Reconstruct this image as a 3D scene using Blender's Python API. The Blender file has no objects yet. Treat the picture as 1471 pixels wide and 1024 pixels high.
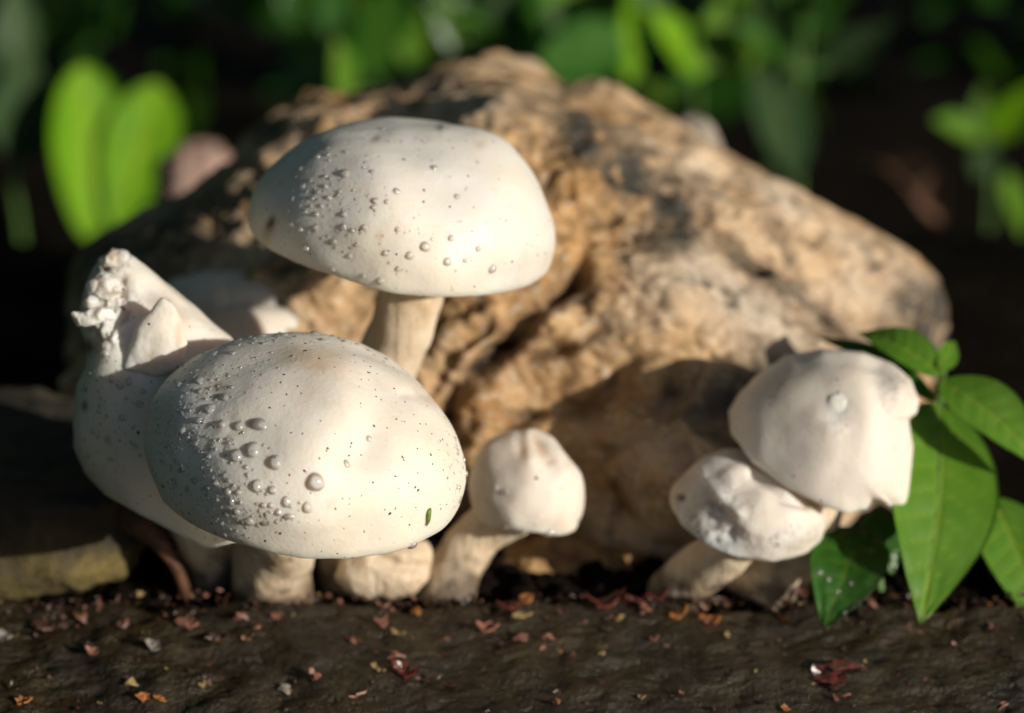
import bpy, math, random
import numpy as np
from mathutils import Vector, Matrix
from mathutils.bvhtree import BVHTree

# ------------------------------------------------------------------ camera
S = bpy.context.scene
FOC = 85.0
PITCH = math.radians(25.0)
CAM = np.array([0.0, -0.5965, 0.353])
FW = np.array([0.0, math.cos(PITCH), -math.sin(PITCH)])
UP = np.array([0.0, math.sin(PITCH), math.cos(PITCH)])
RT = np.array([1.0, 0.0, 0.0])
KPX = 36.0 / FOC / 1471.0
cd = bpy.data.cameras.new('camera'); cam = bpy.data.objects.new('camera', cd)
S.collection.objects.link(cam); S.camera = cam
cam.location = CAM; cam.rotation_euler = (math.pi/2 - PITCH, 0, 0)
cd.lens = FOC; cd.sensor_width = 36.0; cd.clip_start = 0.02; cd.clip_end = 200
cd.dof.use_dof = True; cd.dof.focus_distance = 0.605; cd.dof.aperture_fstop = 6.6
cd.dof.aperture_blades = 0

# ------------------------------------------------------------------ light
SUN_CAM = np.array([0.765, 0.055, 0.62])            # direction to the sun in camera axes (right, up, back)
sd = SUN_CAM[0]*RT + SUN_CAM[1]*UP - SUN_CAM[2]*FW
sd = sd/np.linalg.norm(sd)
ELEV = math.asin(sd[2]); AZ = math.atan2(sd[0], sd[1])
W = bpy.data.worlds.new('World'); S.world = W; W.use_nodes = True
wn = W.node_tree.nodes; wl = W.node_tree.links
sky = wn.new('ShaderNodeTexSky'); sky.sky_type = 'NISHITA'; sky.sun_disc = False
sky.sun_elevation = ELEV; sky.sun_rotation = AZ
wl.new(sky.outputs[0], wn['Background'].inputs[0]); wn['Background'].inputs[1].default_value = 0.05
sl = bpy.data.lights.new('sun', 'SUN'); sun = bpy.data.objects.new('sun', sl)
S.collection.objects.link(sun); sl.energy = 4.5; sl.angle = math.radians(0.6); sl.color = (1.0, 0.93, 0.83)
sun.rotation_euler = Vector(sd).to_track_quat('Z', 'Y').to_euler(); sun.location = (1, -1, 1.2)
S.view_settings.view_transform = 'Standard'; S.view_settings.look = 'None'
S.view_settings.gamma = 1.0; S.view_settings.use_curve_mapping = False
S.view_settings.exposure = 0.0
S.render.engine = 'CYCLES'
S.cycles.use_denoising = True
S.cycles.max_bounces = 10; S.cycles.transparent_max_bounces = 12

# ------------------------------------------------------------------ helpers
def P(px, py, d):
    """photo pixel at depth d (metres along the view axis) -> world point"""
    return CAM + d*FW + (px-735.5)*KPX*d*RT - (py-512.0)*KPX*d*UP
def unproj(px, py, d):
    return (CAM + d[:, None]*FW + ((px-735.5)*KPX*d)[:, None]*RT - ((py-512.0)*KPX*d)[:, None]*UP)
def proj(v):
    q = v - CAM; d = q @ FW
    return 735.5 + (q @ RT)/(KPX*d), 512.0 - (q @ UP)/(KPX*d), d

rngp = np.random.RandomState(7); PERM = rngp.permutation(256); PERM = np.concatenate([PERM, PERM, PERM])
GR = rngp.normal(size=(256, 3)); GR /= np.linalg.norm(GR, axis=1)[:, None]
def perlin(p):
    i = np.floor(p).astype(int); f = p - i; u = f*f*f*(f*(f*6-15)+10); i &= 255
    out = np.zeros(len(p))
    for dx in (0, 1):
        wx = u[:, 0] if dx else 1-u[:, 0]
        for dy in (0, 1):
            wy = u[:, 1] if dy else 1-u[:, 1]
            for dz in (0, 1):
                wz = u[:, 2] if dz else 1-u[:, 2]
                h = PERM[PERM[PERM[(i[:, 0]+dx) & 255]+((i[:, 1]+dy) & 255)]+((i[:, 2]+dz) & 255)]
                g = GR[h]
                out += wx*wy*wz*(g[:, 0]*(f[:, 0]-dx)+g[:, 1]*(f[:, 1]-dy)+g[:, 2]*(f[:, 2]-dz))
    return out*1.5
def fbm(p, octv=4, gain=0.5, seed=0.0):
    o = np.zeros(len(p)); a = 1.0; q = p + seed*17.31
    for _ in range(octv):
        o += a*perlin(q); q = q*2.03 + 5.7; a *= gain
    return o
def ridged(p, octv=4, seed=0.0):
    o = np.zeros(len(p)); a = 1.0; q = p + seed*11.7
    for _ in range(octv):
        o += a*(1-np.abs(perlin(q))*2.0); q = q*2.1 + 3.3; a *= 0.5
    return o
def sstep(a, b, x):
    t = np.clip((x-a)/(b-a), 0, 1); return t*t*(3-2*t)

COL = S.collection
def link_mesh(name, verts, faces, mat, parent=None, smooth=True, attrs=None, origin=None):
    v = np.asarray(verts, dtype=float)
    org = np.array(parent.location) if parent is not None and parent.parent is None else np.zeros(3)
    if parent is not None and parent.parent is not None:
        org = np.array(parent.parent.location) + np.array(parent.location)
    if parent is None:
        org = np.array(origin) if origin is not None else np.array([v[:, 0].mean(), v[:, 1].mean(), v[:, 2].min()])
    me = bpy.data.meshes.new(name)
    me.from_pydata((v-org).tolist(), [], faces if isinstance(faces, list) else faces.tolist())
    if smooth: me.polygons.foreach_set('use_smooth', [True]*len(me.polygons))
    if attrs:
        for k, a in attrs.items():
            at = me.attributes.new(k, 'FLOAT', 'POINT'); at.data.foreach_set('value', np.asarray(a, dtype=np.float32))
    me.materials.append(mat); me.update()
    o = bpy.data.objects.new(name, me); COL.objects.link(o)
    if parent is not None: o.parent = parent
    else: o.location = org
    return o
def tag(o, label=None, cat=None, group=None, kind=None):
    if label: o['label'] = label
    if cat: o['category'] = cat
    if group: o['group'] = group
    if kind: o['kind'] = kind
    return o
def thing(name, loc, label, cat, group=None):
    e = bpy.data.objects.new(name, None); COL.objects.link(e); e.location = tuple(loc); e.empty_display_size = 0.01
    return tag(e, label, cat, group)

def grid_faces(nu, nv, wrap=False):
    """vertex index = i*nv + j ; i in 0..nu-1 (wrap optional)"""
    i = np.arange(nu if wrap else nu-1); j = np.arange(nv-1)
    I, J = np.meshgrid(i, j, indexing='ij'); I = I.ravel(); J = J.ravel(); I2 = (I+1) % nu
    return np.stack([I*nv+J, I2*nv+J, I2*nv+J+1, I*nv+J+1], 1)

def cube_sphere(n):
    """unit sphere from a cube, welded"""
    vs = {}; V = []; F = []
    def vid(a):
        k = tuple(np.round(np.array(a)*n).astype(int))
        if k not in vs:
            vs[k] = len(V); x, y, z = [math.tan(c*math.pi/4) for c in a]; l = math.sqrt(x*x+y*y+z*z); V.append((x/l, y/l, z/l))
        return vs[k]
    t = [-1+2*i/n for i in range(n+1)]
    for ax in range(3):
        for s in (-1, 1):
            ids = [[0]*(n+1) for _ in range(n+1)]
            for a in range(n+1):
                for b in range(n+1):
                    c = [0, 0, 0]; c[ax] = s; c[(ax+1) % 3] = t[a]; c[(ax+2) % 3] = t[b]; ids[a][b] = vid(c)
            for a in range(n):
                for b in range(n):
                    q = [ids[a][b], ids[a+1][b], ids[a+1][b+1], ids[a][b+1]]
                    F.append(q if s > 0 else q[::-1])
    return np.array(V), np.array(F)
CS = {}
def cs(n):
    if n not in CS: CS[n] = cube_sphere(n)
    return CS[n][0].copy(), CS[n][1]

NB = 720
def circ_smooth(a, sig):
    if sig <= 0: return a
    r = int(sig*3)+1; k = np.exp(-0.5*(np.arange(-r, r+1)/sig)**2); k /= k.sum()
    return np.convolve(np.concatenate([a[-r:], a, a[:r]]), k, 'valid')
def poly_polar(poly, c, sig):
    pts = np.array(poly, dtype=float) - np.array(c); n = len(pts)
    dens = []
    for i in range(n):
        for s in np.linspace(0, 1, 60, endpoint=False): dens.append(pts[i]*(1-s)+pts[(i+1) % n]*s)
    dens = np.array(dens); ph = np.arctan2(dens[:, 1], dens[:, 0]); r = np.hypot(dens[:, 0], dens[:, 1])
    o = np.argsort(ph); ang = -math.pi + (np.arange(NB)+0.5)*2*math.pi/NB
    return circ_smooth(np.interp(ang, ph[o], r[o], period=2*math.pi), sig)
def fit_outline(v, poly, c, sig=4, weight=None, edge_pow=5):
    """shape the body so that its widest section has the traced outline (each point stays in its own depth plane)"""
    px, py, d = proj(v); a = px-c[0]; b = py-c[1]; ph = np.arctan2(b, a); r = np.hypot(a, b)
    bi = ((ph+math.pi)/(2*math.pi)*NB).astype(int) % NB
    cur = np.zeros(NB); np.maximum.at(cur, bi, r)
    ang = -math.pi + (np.arange(NB)+0.5)*2*math.pi/NB
    m = cur > 0
    # widest over a small window
    cw = cur.copy()
    for s in range(-6, 7): cw = np.maximum(cw, np.roll(cur, s)*0.995)
    cur = circ_smooth(np.interp(ang, ang[m], cw[m], period=2*math.pi), 6)
    tgt = poly_polar(poly, c, sig); ratio = tgt/cur
    if weight is not None:
        w = weight(ang); ratio = ratio*w + (1-w)
    soft = circ_smooth(ratio, 22); rel_r = r/np.interp(ph, ang, cur, period=2*math.pi)
    kl = np.interp(ph, ang, soft, period=2*math.pi); kh = np.interp(ph, ang, ratio, period=2*math.pi)
    rc = np.clip(rel_r, 0, 1); k0 = soft.mean()
    k = k0 + (kl-k0)*rc**1.6 + (kh-kl)*rc**edge_pow
    return unproj(c[0]+a*k, c[1]+b*k, d)

def vnormals(v, f):
    n = np.zeros_like(v); a, b, c = v[f[:, 0]], v[f[:, 1]], v[f[:, 2]]
    fn = np.cross(b-a, v[f[:, 3]]-a) if f.shape[1] == 4 else np.cross(b-a, c-a)
    if f.shape[1] == 4: fn = np.cross(c-a, v[f[:, 3]]-b)
    for k in range(f.shape[1]): np.add.at(n, f[:, k], fn)
    l = np.linalg.norm(n, axis=1); l[l == 0] = 1
    return n/l[:, None]

def tube(path, rad, n=24, noise=0.0, seed=0, nper=14, closed=True, ecc=1.0, fscale=90):
    """smooth tapered tube through control points"""
    path = np.array(path, dtype=float); rad = np.array(rad, dtype=float); m = len(path)
    T = np.linspace(0, m-1, (m-1)*nper+1); pts = []; rr = []
    for t in T:
        i = min(int(t), m-2); s = t-i
        p0, p1, p2, p3 = path[max(i-1, 0)], path[i], path[i+1], path[min(i+2, m-1)]
        pts.append(0.5*((2*p1)+(-p0+p2)*s+(2*p0-5*p1+4*p2-p3)*s*s+(-p0+3*p1-3*p2+p3)*s**3))
        rr.append(np.interp(t, np.arange(m), rad))
    pts = np.array(pts); rr = np.array(rr); tg = np.gradient(pts, axis=0); tg /= np.linalg.norm(tg, axis=1)[:, None]
    ref = np.array([1.0, 0.13, 0.07]) if abs(tg[0] @ np.array([1.0, 0, 0])) < 0.8 else np.array([0.0, 1.0, 0.1])
    V = []
    for p, t, r in zip(pts, tg, rr):
        s = np.cross(t, ref); s /= np.linalg.norm(s); u = np.cross(s, t)
        a = np.arange(n)*2*math.pi/n
        V.append(p + r*(np.cos(a)[:, None]*s*ecc + np.sin(a)[:, None]*u))
    L = len(pts); V = np.concatenate(V)
    if noise > 0:
        cen = np.repeat(pts, n, axis=0); dr = V-cen
        V = cen + dr*(1 + noise*fbm(V*fscale, 3, seed=seed))[:, None]
    F = []
    for i in range(L-1):
        for j in range(n):
            F.append([i*n+j, i*n+(j+1) % n, (i+1)*n+(j+1) % n, (i+1)*n+j])
    if closed:
        F.append(list(range(n))[::-1]); F.append([(L-1)*n+j for j in range(n)])
    return V, F

# ------------------------------------------------------------------ materials
class NT:
    def __init__(s, name):
        s.m = bpy.data.materials.new(name); s.m.use_nodes = True; s.t = s.m.node_tree; s.n = s.t.nodes; s.b = s.n['Principled BSDF']
        s.out = s.n['Material Output']; s.co = s.n.new('ShaderNodeTexCoord').outputs['Object']
    def put(s, sock, v):
        if isinstance(v, (int, float)): sock.default_value = v
        elif isinstance(v, tuple): sock.default_value = v if len(v) != 3 or len(sock.default_value) == 3 else v+(1,)
        else: s.t.links.new(v, sock)
    def noise(s, scale, detail=4, rough=0.55, dist=0.0, co=None, color=False):
        n = s.n.new('ShaderNodeTexNoise'); s.put(n.inputs['Vector'], co or s.co); n.inputs['Scale'].default_value = scale
        n.inputs['Detail'].default_value = detail; n.inputs['Roughness'].default_value = rough; n.inputs['Distortion'].default_value = dist
        return n.outputs[1 if color else 0]
    def vor(s, scale, rnd=1.0, feat='F1', co=None):
        n = s.n.new('ShaderNodeTexVoronoi'); n.feature = feat; s.put(n.inputs['Vector'], co or s.co); n.inputs['Scale'].default_value = scale
        n.inputs['Randomness'].default_value = rnd; return n
    def ramp(s, v, a, b, lo=0.0, hi=1.0):
        n = s.n.new('ShaderNodeMapRange'); n.interpolation_type = 'SMOOTHSTEP'
        s.put(n.inputs[0], v); n.inputs[1].default_value = a; n.inputs[2].default_value = b; n.inputs[3].default_value = lo; n.inputs[4].default_value = hi
        return n.outputs[0]
    def math(s, op, a, b=0.0):
        n = s.n.new('ShaderNodeMath'); n.operation = op; s.put(n.inputs[0], a); s.put(n.inputs[1], b); return n.outputs[0]
    def mix(s, f, a, b, mode='MIX'):
        n = s.n.new('ShaderNodeMix'); n.data_type = 'RGBA'; n.blend_type = mode
        s.put(n.inputs[0], f); s.put(n.inputs[6], a); s.put(n.inputs[7], b); return n.outputs[2]
    def attr(s, name):
        n = s.n.new('ShaderNodeAttribute'); n.attribute_name = name; return n.outputs['Fac']
    def bump(s, h, strength, dist):
        n = s.n.new('ShaderNodeBump'); s.put(n.inputs['Height'], h); n.inputs['Strength'].default_value = strength; n.inputs['Distance'].default_value = dist
        s.t.links.new(n.outputs[0], s.b.inputs['Normal']); return n.outputs[0]
    def set(s, **k):
        for a, v in k.items(): s.put(s.b.inputs[a.replace('_', ' ')], v)

def mat_mushroom(name, base, speck=1.0, rough=0.5, sss=0.5, warm=0.35):
    t = NT(name)
    n1 = t.noise(28, 5, 0.6); n2 = t.noise(160, 5, 0.6)
    c = t.mix(t.ramp(n1, 0.35, 0.7), base, (base[0]*0.97, base[1]*0.93, base[2]*0.84))
    c = t.mix(t.ramp(n2, 0.52, 0.78, 0, 0.28), c, (0.56, 0.46, 0.33))
    c = t.mix(t.ramp(t.noise(75, 6, 0.72, 0.8), 0.58, 0.74, 0, 0.30), c, (0.55, 0.43, 0.29))
    st = t.math('MULTIPLY', t.attr('stain'), t.ramp(n2, 0.2, 0.65, 0.45, 1.0))
    c = t.mix(st, c, (0.46, 0.27, 0.10))
    c = t.mix(t.attr('dark'), c, (0.10, 0.045, 0.02))
    # torn flesh: chalky with grey pits
    tn = t.noise(420, 6, 0.7)
    torn = t.attr('torn')
    c = t.mix(torn, c, t.mix(t.ramp(tn, 0.36, 0.56), (0.40, 0.36, 0.32), (0.86, 0.83, 0.78)))
    # specks of soil splashed on the skin
    wob = t.n.new('ShaderNodeVectorMath'); wob.operation = 'ADD'; t.put(wob.inputs[0], t.co)
    wv = t.n.new('ShaderNodeVectorMath'); wv.operation = 'SCALE'; t.put(wv.inputs[0], t.noise(1300, 2, 0.5, color=True)); wv.inputs['Scale'].default_value = 0.0009
    t.put(wob.inputs[1], wv.outputs[0])
    for sc_, r0, r1, keep in ((170, 0.02, 0.085, 0.9), (300, 0.03, 0.10, 0.85), (560, 0.05, 0.13, 0.6)):
        v = t.vor(sc_, 1.0, co=wob.outputs[0])
        sep = t.n.new('ShaderNodeSeparateColor'); t.put(sep.inputs[0], v.outputs['Color'])
        on = t.ramp(sep.outputs[0], 1-keep*speck, 1.0, 0.0, 1.0)
        thr = t.math('ADD', t.math('MULTIPLY', on, r1), t.math('MULTIPLY', t.ramp(sep.outputs[0], 1-keep*speck-0.001, 1-keep*speck, 0, 1), r0))
        hit = t.ramp(t.math('SUBTRACT', thr, v.outputs['Distance']), 0.0, 0.02)
        c = t.mix(hit, c, t.mix(sep.outputs[1], (0.025, 0.014, 0.008), (0.09, 0.045, 0.02)))
    t.set(Base_Color=c, Subsurface_Weight=sss, Subsurface_Scale=0.006, Subsurface_Radius=(1.0, 0.6, 0.4), Roughness=t.ramp(n1, 0.3, 0.75, rough-0.1, rough+0.12))
    t.b.inputs['Specular IOR Level'].default_value = 0.4
    fine = t.noise(900, 5, 0.65)
    h = t.math('ADD', t.math('MULTIPLY', fine, 0.6), t.math('MULTIPLY', n2, 0.5))
    h = t.math('ADD', h, t.math('MULTIPLY', t.math('MULTIPLY', torn, tn), 14.0))
    t.bump(h, 0.6, 0.0005)
    return t.m
M_CAP = mat_mushroom('cap_skin', (0.79, 0.745, 0.67), 1.0)
M_CAP2 = mat_mushroom('cap_skin_clean', (0.79, 0.755, 0.695), 0.35, rough=0.42)
M_CAP3 = mat_mushroom('cap_skin_pinkish', (0.77, 0.705, 0.63), 0.25, rough=0.6)
M_TORN = mat_mushroom('torn_flesh', (0.80, 0.75, 0.68), 0.15, rough=0.7)
def mat_stem():
    t = NT('stem_flesh')
    mp = t.n.new('ShaderNodeMapping'); t.put(mp.inputs[0], t.co); mp.inputs['Scale'].default_value = (1, 1, 0.15)
    n1 = t.noise(260, 5, 0.65, co=mp.outputs[0]); n2 = t.noise(60, 5, 0.6)
    c = t.mix(t.ramp(n1, 0.3, 0.7), (0.74, 0.63, 0.48), (0.66, 0.51, 0.34))
    c = t.mix(t.ramp(n2, 0.48, 0.72, 0, 0.7), c, (0.44, 0.28, 0.13))
    c = t.mix(t.attr('dark'), c, (0.06, 0.035, 0.02))
    t.set(Base_Color=c, Roughness=0.65, Subsurface_Weight=0.3, Subsurface_Scale=0.003, Subsurface_Radius=(1, 0.6, 0.4))
    t.bump(t.math('ADD', n1, n2), 0.9, 0.0014); return t.m
M_STEM = mat_stem()
def mat_gill():
    t = NT('gill_flesh'); n = t.noise(200)
    t.set(Base_Color=t.mix(n, (0.62, 0.48, 0.38), (0.45, 0.31, 0.22)), Roughness=0.7); return t.m
M_GILL = mat_gill()

def mat_rock():
    t = NT('weathered_rock')
    mp = t.n.new('ShaderNodeMapping'); t.put(mp.inputs[0], t.co); mp.vector_type = 'TEXTURE'; mp.inputs['Rotation'].default_value = (0, math.radians(33), 0); mp.inputs['Scale'].default_value = (2.4, 1, 1)
    n0 = t.noise(26, 6, 0.62, 0.6, co=mp.outputs[0]); n1 = t.noise(85, 7, 0.68, 0.5, co=mp.outputs[0]); n2 = t.noise(260, 6, 0.7, co=mp.outputs[0]); n3 = t.noise(13, 4, 0.5)
    c = t.mix(t.ramp(n1, 0.32, 0.66), (0.29, 0.148, 0.050), (0.60, 0.395, 0.195))
    c = t.mix(t.ramp(n0, 0.42, 0.68, 0, 0.85), c, (0.62, 0.48, 0.33))
    c = t.mix(t.math('MULTIPLY', t.attr('pale'), t.ramp(n1, 0.3, 0.6, 0.3, 1)), c, (0.70, 0.62, 0.50))
    c = t.mix(t.math('MULTIPLY', t.attr('ochre'), t.ramp(n1, 0.3, 0.6, 0.4, 1)), c, (0.50, 0.265, 0.080))
    c = t.mix(t.ramp(n2, 0.52, 0.68, 0, 0.6), c, (0.16, 0.085, 0.035))
    c = t.mix(t.ramp(t.noise(330, 5, 0.65), 0.54, 0.66, 0, 0.7), c, (0.68, 0.57, 0.43))
    lich_shade = t.math('MULTIPLY', t.math('ADD', t.attr('lichen_shade'), t.ramp(n3, 0.60, 0.75, 0, 0.2)), t.ramp(t.noise(130, 6, 0.75), 0.34, 0.50, 0, 1.25))
    c = t.mix(lich_shade, c, t.mix(n2, (0.016, 0.015, 0.012), (0.075, 0.068, 0.05)))
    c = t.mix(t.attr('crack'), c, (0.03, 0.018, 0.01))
    t.set(Base_Color=c, Roughness=t.ramp(n1, 0.3, 0.7, 0.5, 0.85))
    t.bump(t.math('ADD', t.math('MULTIPLY', n1, 2.0), t.math('MULTIPLY', n2, 1.0)), 0.6, 0.0014); return t.m
M_ROCK = mat_rock()
def mat_block():
    t = NT('mossy_stone'); n = t.noise(45, 6, 0.65); n2 = t.noise(200, 6, 0.7)
    c = t.mix(t.ramp(n, 0.35, 0.65), (0.018, 0.014, 0.010), (0.05, 0.040, 0.022))  # dark stone, taken darker still to stand for the shade above the moss
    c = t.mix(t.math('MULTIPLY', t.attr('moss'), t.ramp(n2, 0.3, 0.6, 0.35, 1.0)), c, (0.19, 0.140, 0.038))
    c = t.mix(t.ramp(n2, 0.5, 0.72, 0, 0.7), c, (0.03, 0.025, 0.015))
    t.set(Base_Color=c, Roughness=0.85); t.bump(t.math('ADD', n, n2), 0.8, 0.002); return t.m
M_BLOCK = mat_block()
def mat_ledge():
    t = NT('wet_stone_ledge'); n = t.noise(24, 6, 0.65, 0.4); n2 = t.noise(150, 7, 0.72); n3 = t.noise(600, 4, 0.6)
    c = t.mix(t.ramp(n, 0.3, 0.7), (0.016, 0.011, 0.0055), (0.056, 0.038, 0.015))
    c = t.mix(t.ramp(t.noise(60, 5, 0.7), 0.52, 0.7, 0, 0.7), c, (0.034, 0.033, 0.010))
    c = t.mix(t.ramp(n2, 0.5, 0.68, 0, 0.8), c, (0.012, 0.009, 0.006))
    c = t.mix(t.ramp(n3, 0.64, 0.74, 0, 0.5), c, (0.085, 0.06, 0.035))
    t.set(Base_Color=c, Roughness=t.ramp(t.noise(40, 5, 0.65), 0.38, 0.62, 0.22, 0.6))
    t.b.inputs['Specular IOR Level'].default_value = 0.5
    t.bump(t.math('ADD', t.math('MULTIPLY', n2, 1.5), n3), 0.8, 0.0013); return t.m
M_LEDGE = mat_ledge()
def mat_soil():
    t = NT('dark_soil'); n = t.noise(30, 6, 0.7); n2 = t.noise(240, 5, 0.7)
    c = t.mix(t.ramp(n, 0.3, 0.7), (0.005, 0.004, 0.003), (0.013, 0.009, 0.006))
    c = t.mix(t.ramp(n2, 0.55, 0.75, 0, 0.6), c, (0.035, 0.022, 0.013))
    t.set(Base_Color=c, Roughness=0.8); t.b.inputs['Specular IOR Level'].default_value = 0.05
    t.bump(t.math('ADD', n, n2), 0.9, 0.004); return t.m
M_SOIL = mat_soil()
def mat_leaf(name, c0, c1, trans, rough=0.4, spec=0.5):
    t = NT(name); n = t.noise(35, 4, 0.55); v = t.attr('vein')
    c = t.mix(t.ramp(n, 0.3, 0.7), c0, c1)
    c = t.mix(t.math('MULTIPLY', v, 0.75), c, (min(1, c1[0]*1.9+0.02), c1[1]*1.35, c1[2]*1.5))
    c = t.mix(t.ramp(t.noise(14, 5, 0.7), 0.45, 0.75, 0, 0.35), c, (c0[0]*0.55, c0[1]*0.6, c0[2]*0.6))
    c = t.mix(t.ramp(t.noise(300, 3, 0.6), 0.66, 0.74, 0, 0.6), c, (0.10, 0.075, 0.02))
    t.set(Base_Color=c, Roughness=t.ramp(t.noise(90, 4, 0.6), 0.3, 0.7, rough-0.08, rough+0.14))
    t.b.inputs['Specular IOR Level'].default_value = spec
    nb = t.bump(t.noise(500, 3, 0.5), 0.25, 0.0005)
    tr = t.n.new('ShaderNodeBsdfTranslucent'); t.put(tr.inputs[0], t.mix(0.5, c, trans)); t.put(tr.inputs['Normal'], nb)
    mx = t.n.new('ShaderNodeMixShader'); mx.inputs[0].default_value = 0.35
    t.t.links.new(t.b.outputs[0], mx.inputs[1]); t.t.links.new(tr.outputs[0], mx.inputs[2]); t.t.links.new(mx.outputs[0], t.out.inputs[0])
    return t.m
M_LEAF = mat_leaf('fresh_leaf', (0.095, 0.235, 0.016), (0.14, 0.30, 0.028), (0.30, 0.48, 0.02), 0.42, 0.45)
M_LEAFY = mat_leaf('lime_leaf', (0.13, 0.33, 0.005), (0.19, 0.42, 0.008), (0.34, 0.60, 0.01), 0.5, 0.3)
M_LEAFD = mat_leaf('deep_green_leaf', (0.025, 0.105, 0.010), (0.045, 0.150, 0.016), (0.10, 0.25, 0.01), 0.28, 0.6)
M_LEAFB = mat_leaf('dull_leaf', (0.045, 0.10, 0.035), (0.065, 0.13, 0.045), (0.08, 0.16, 0.04), 0.55, 0.3)
def mat_simple(name, c0, c1, scale=120, rough=0.6, spec=0.5, bump=0.4):
    t = NT(name); n = t.noise(scale, 5, 0.6)
    t.set(Base_Color=t.mix(t.ramp(n, 0.3, 0.7), c0, c1), Roughness=rough); t.b.inputs['Specular IOR Level'].default_value = spec
    t.bump(n, bump, 0.0006); return t.m
M_GSTEM = mat_simple('plant_stem', (0.06, 0.15, 0.02), (0.11, 0.21, 0.04))
M_BARK = mat_simple('brown_twig', (0.05, 0.022, 0.012), (0.14, 0.06, 0.03), 200)
LIT = [mat_simple('litter_%s' % n, a, b, 300, r, s, 0.6) for n, a, b, r, s in (
    ('pink', (0.16, 0.062, 0.042), (0.34, 0.165, 0.115), 0.4, 0.5), ('orange', (0.24, 0.085, 0.025), (0.42, 0.17, 0.05), 0.4, 0.5),
    ('red', (0.05, 0.012, 0.009), (0.13, 0.03, 0.02), 0.22, 0.7), ('brown', (0.03, 0.014, 0.009), (0.085, 0.038, 0.022), 0.35, 0.5),
    ('straw', (0.22, 0.15, 0.06), (0.38, 0.28, 0.12), 0.5, 0.4), ('grey', (0.16, 0.14, 0.12), (0.32, 0.28, 0.24), 0.45, 0.5))]
def mat_water():
    # clear bead: refraction, light passing straight through, and whitish diffuse colour standing in for the light gathered inside it
    t = NT('water_drop')
    t.set(Base_Color=(1.0, 1.0, 1.0), Roughness=0.0, IOR=1.333, Transmission_Weight=1.0)
    tr = t.n.new('ShaderNodeBsdfTransparent'); df = t.n.new('ShaderNodeBsdfDiffuse'); df.inputs[0].default_value = (0.88, 0.87, 0.84, 1)
    m1 = t.n.new('ShaderNodeMixShader'); m1.inputs[0].default_value = 0.72; m2 = t.n.new('ShaderNodeMixShader'); m2.inputs[0].default_value = 0.20
    t.t.links.new(t.b.outputs[0], m1.inputs[1]); t.t.links.new(tr.outputs[0], m1.inputs[2])
    t.t.links.new(m1.outputs[0], m2.inputs[1]); t.t.links.new(df.outputs[0], m2.inputs[2]); fr = t.n.new('ShaderNodeFresnel'); fr.inputs[0].default_value = 1.7; gl = t.n.new('ShaderNodeBsdfGlossy'); gl.inputs['Roughness'].default_value = 0.11
    m3 = t.n.new('ShaderNodeMixShader'); t.t.links.new(fr.outputs[0], m3.inputs[0]); t.t.links.new(m2.outputs[0], m3.inputs[1]); t.t.links.new(gl.outputs[0], m3.inputs[2]); t.t.links.new(m3.outputs[0], t.out.inputs[0])
    return t.m
M_WATER = mat_water()

# ------------------------------------------------------------------ setting: ground and ledge
def ground_z(x, y):
    return -0.012 - 0.32*sstep(0.26, 0.80, y) - 0.03*sstep(-0.16, -0.30, y)
def build_ground():
    u = np.linspace(-1, 1, 190); xs = np.sinh(u*6.2)/np.sinh(6.2)*40; ys = xs + 0.25
    X, Y = np.meshgrid(xs, ys, indexing='ij'); v = np.stack([X.ravel(), Y.ravel(), np.zeros(X.size)], 1)
    near = np.exp(-((v[:, 0])**2+(v[:, 1]-0.2)**2)/1.5)
    v[:, 2] = ground_z(v[:, 0], v[:, 1]) + near*(0.010*fbm(v*14, 3) + 0.0035*fbm(v*70, 3, seed=2))
    o = link_mesh('ground', v, grid_faces(190, 190), M_SOIL, origin=(0, 0, 0)); tag(o, 'dark damp soil around and behind the rock', 'soil', kind='structure')
build_ground()
def ledge_h(v):
    return 0.0022*fbm(v*26, 4, seed=3) + 0.0012*fbm(v*110, 4, seed=4) + 0.0005*fbm(v*420, 2, seed=5)
def build_ledge():
    nx, ny = 620, 210; xs = np.linspace(-0.55, 0.55, nx); t = np.linspace(0, 1, ny)
    X, T = np.meshgrid(xs, t, indexing='ij'); x = X.ravel(); T = T.ravel()
    back = 0.000 + 0.0065*fbm(np.stack([x*26, x*0, x*0], 1), 5, 0.6, seed=1)
    y = -0.15 + (back+0.15)*T; v = np.stack([x, y, np.zeros(len(x))], 1)
    v[:, 2] = ledge_h(v) - 0.006*sstep(back-0.009, back+0.001, y)**2 - 0.012*sstep(-0.141, -0.151, y)
    f = grid_faces(nx, ny).tolist()
    # side and bottom shell
    b = len(v); ring = [i*ny for i in range(nx)] + [(nx-1)*ny+j for j in range(1, ny)] + [i*ny+ny-1 for i in range(nx-2, -1, -1)] + [j for j in range(ny-2, 0, -1)]
    low = v[ring].copy(); low[:, 2] = -0.06; v = np.concatenate([v, low]); n = len(ring)
    for k in range(n): f.append([ring[(k+1) % n], ring[k], b+k, b+(k+1) % n])
    f.append([b+k for k in range(n)])
    return tag(link_mesh('stone_ledge', v, f, M_LEDGE, origin=(0, 0, 0)), 'dark wet stone ledge strewn with leaf fragments in front of the mushrooms', 'ledge')
ledge = build_ledge()

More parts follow.
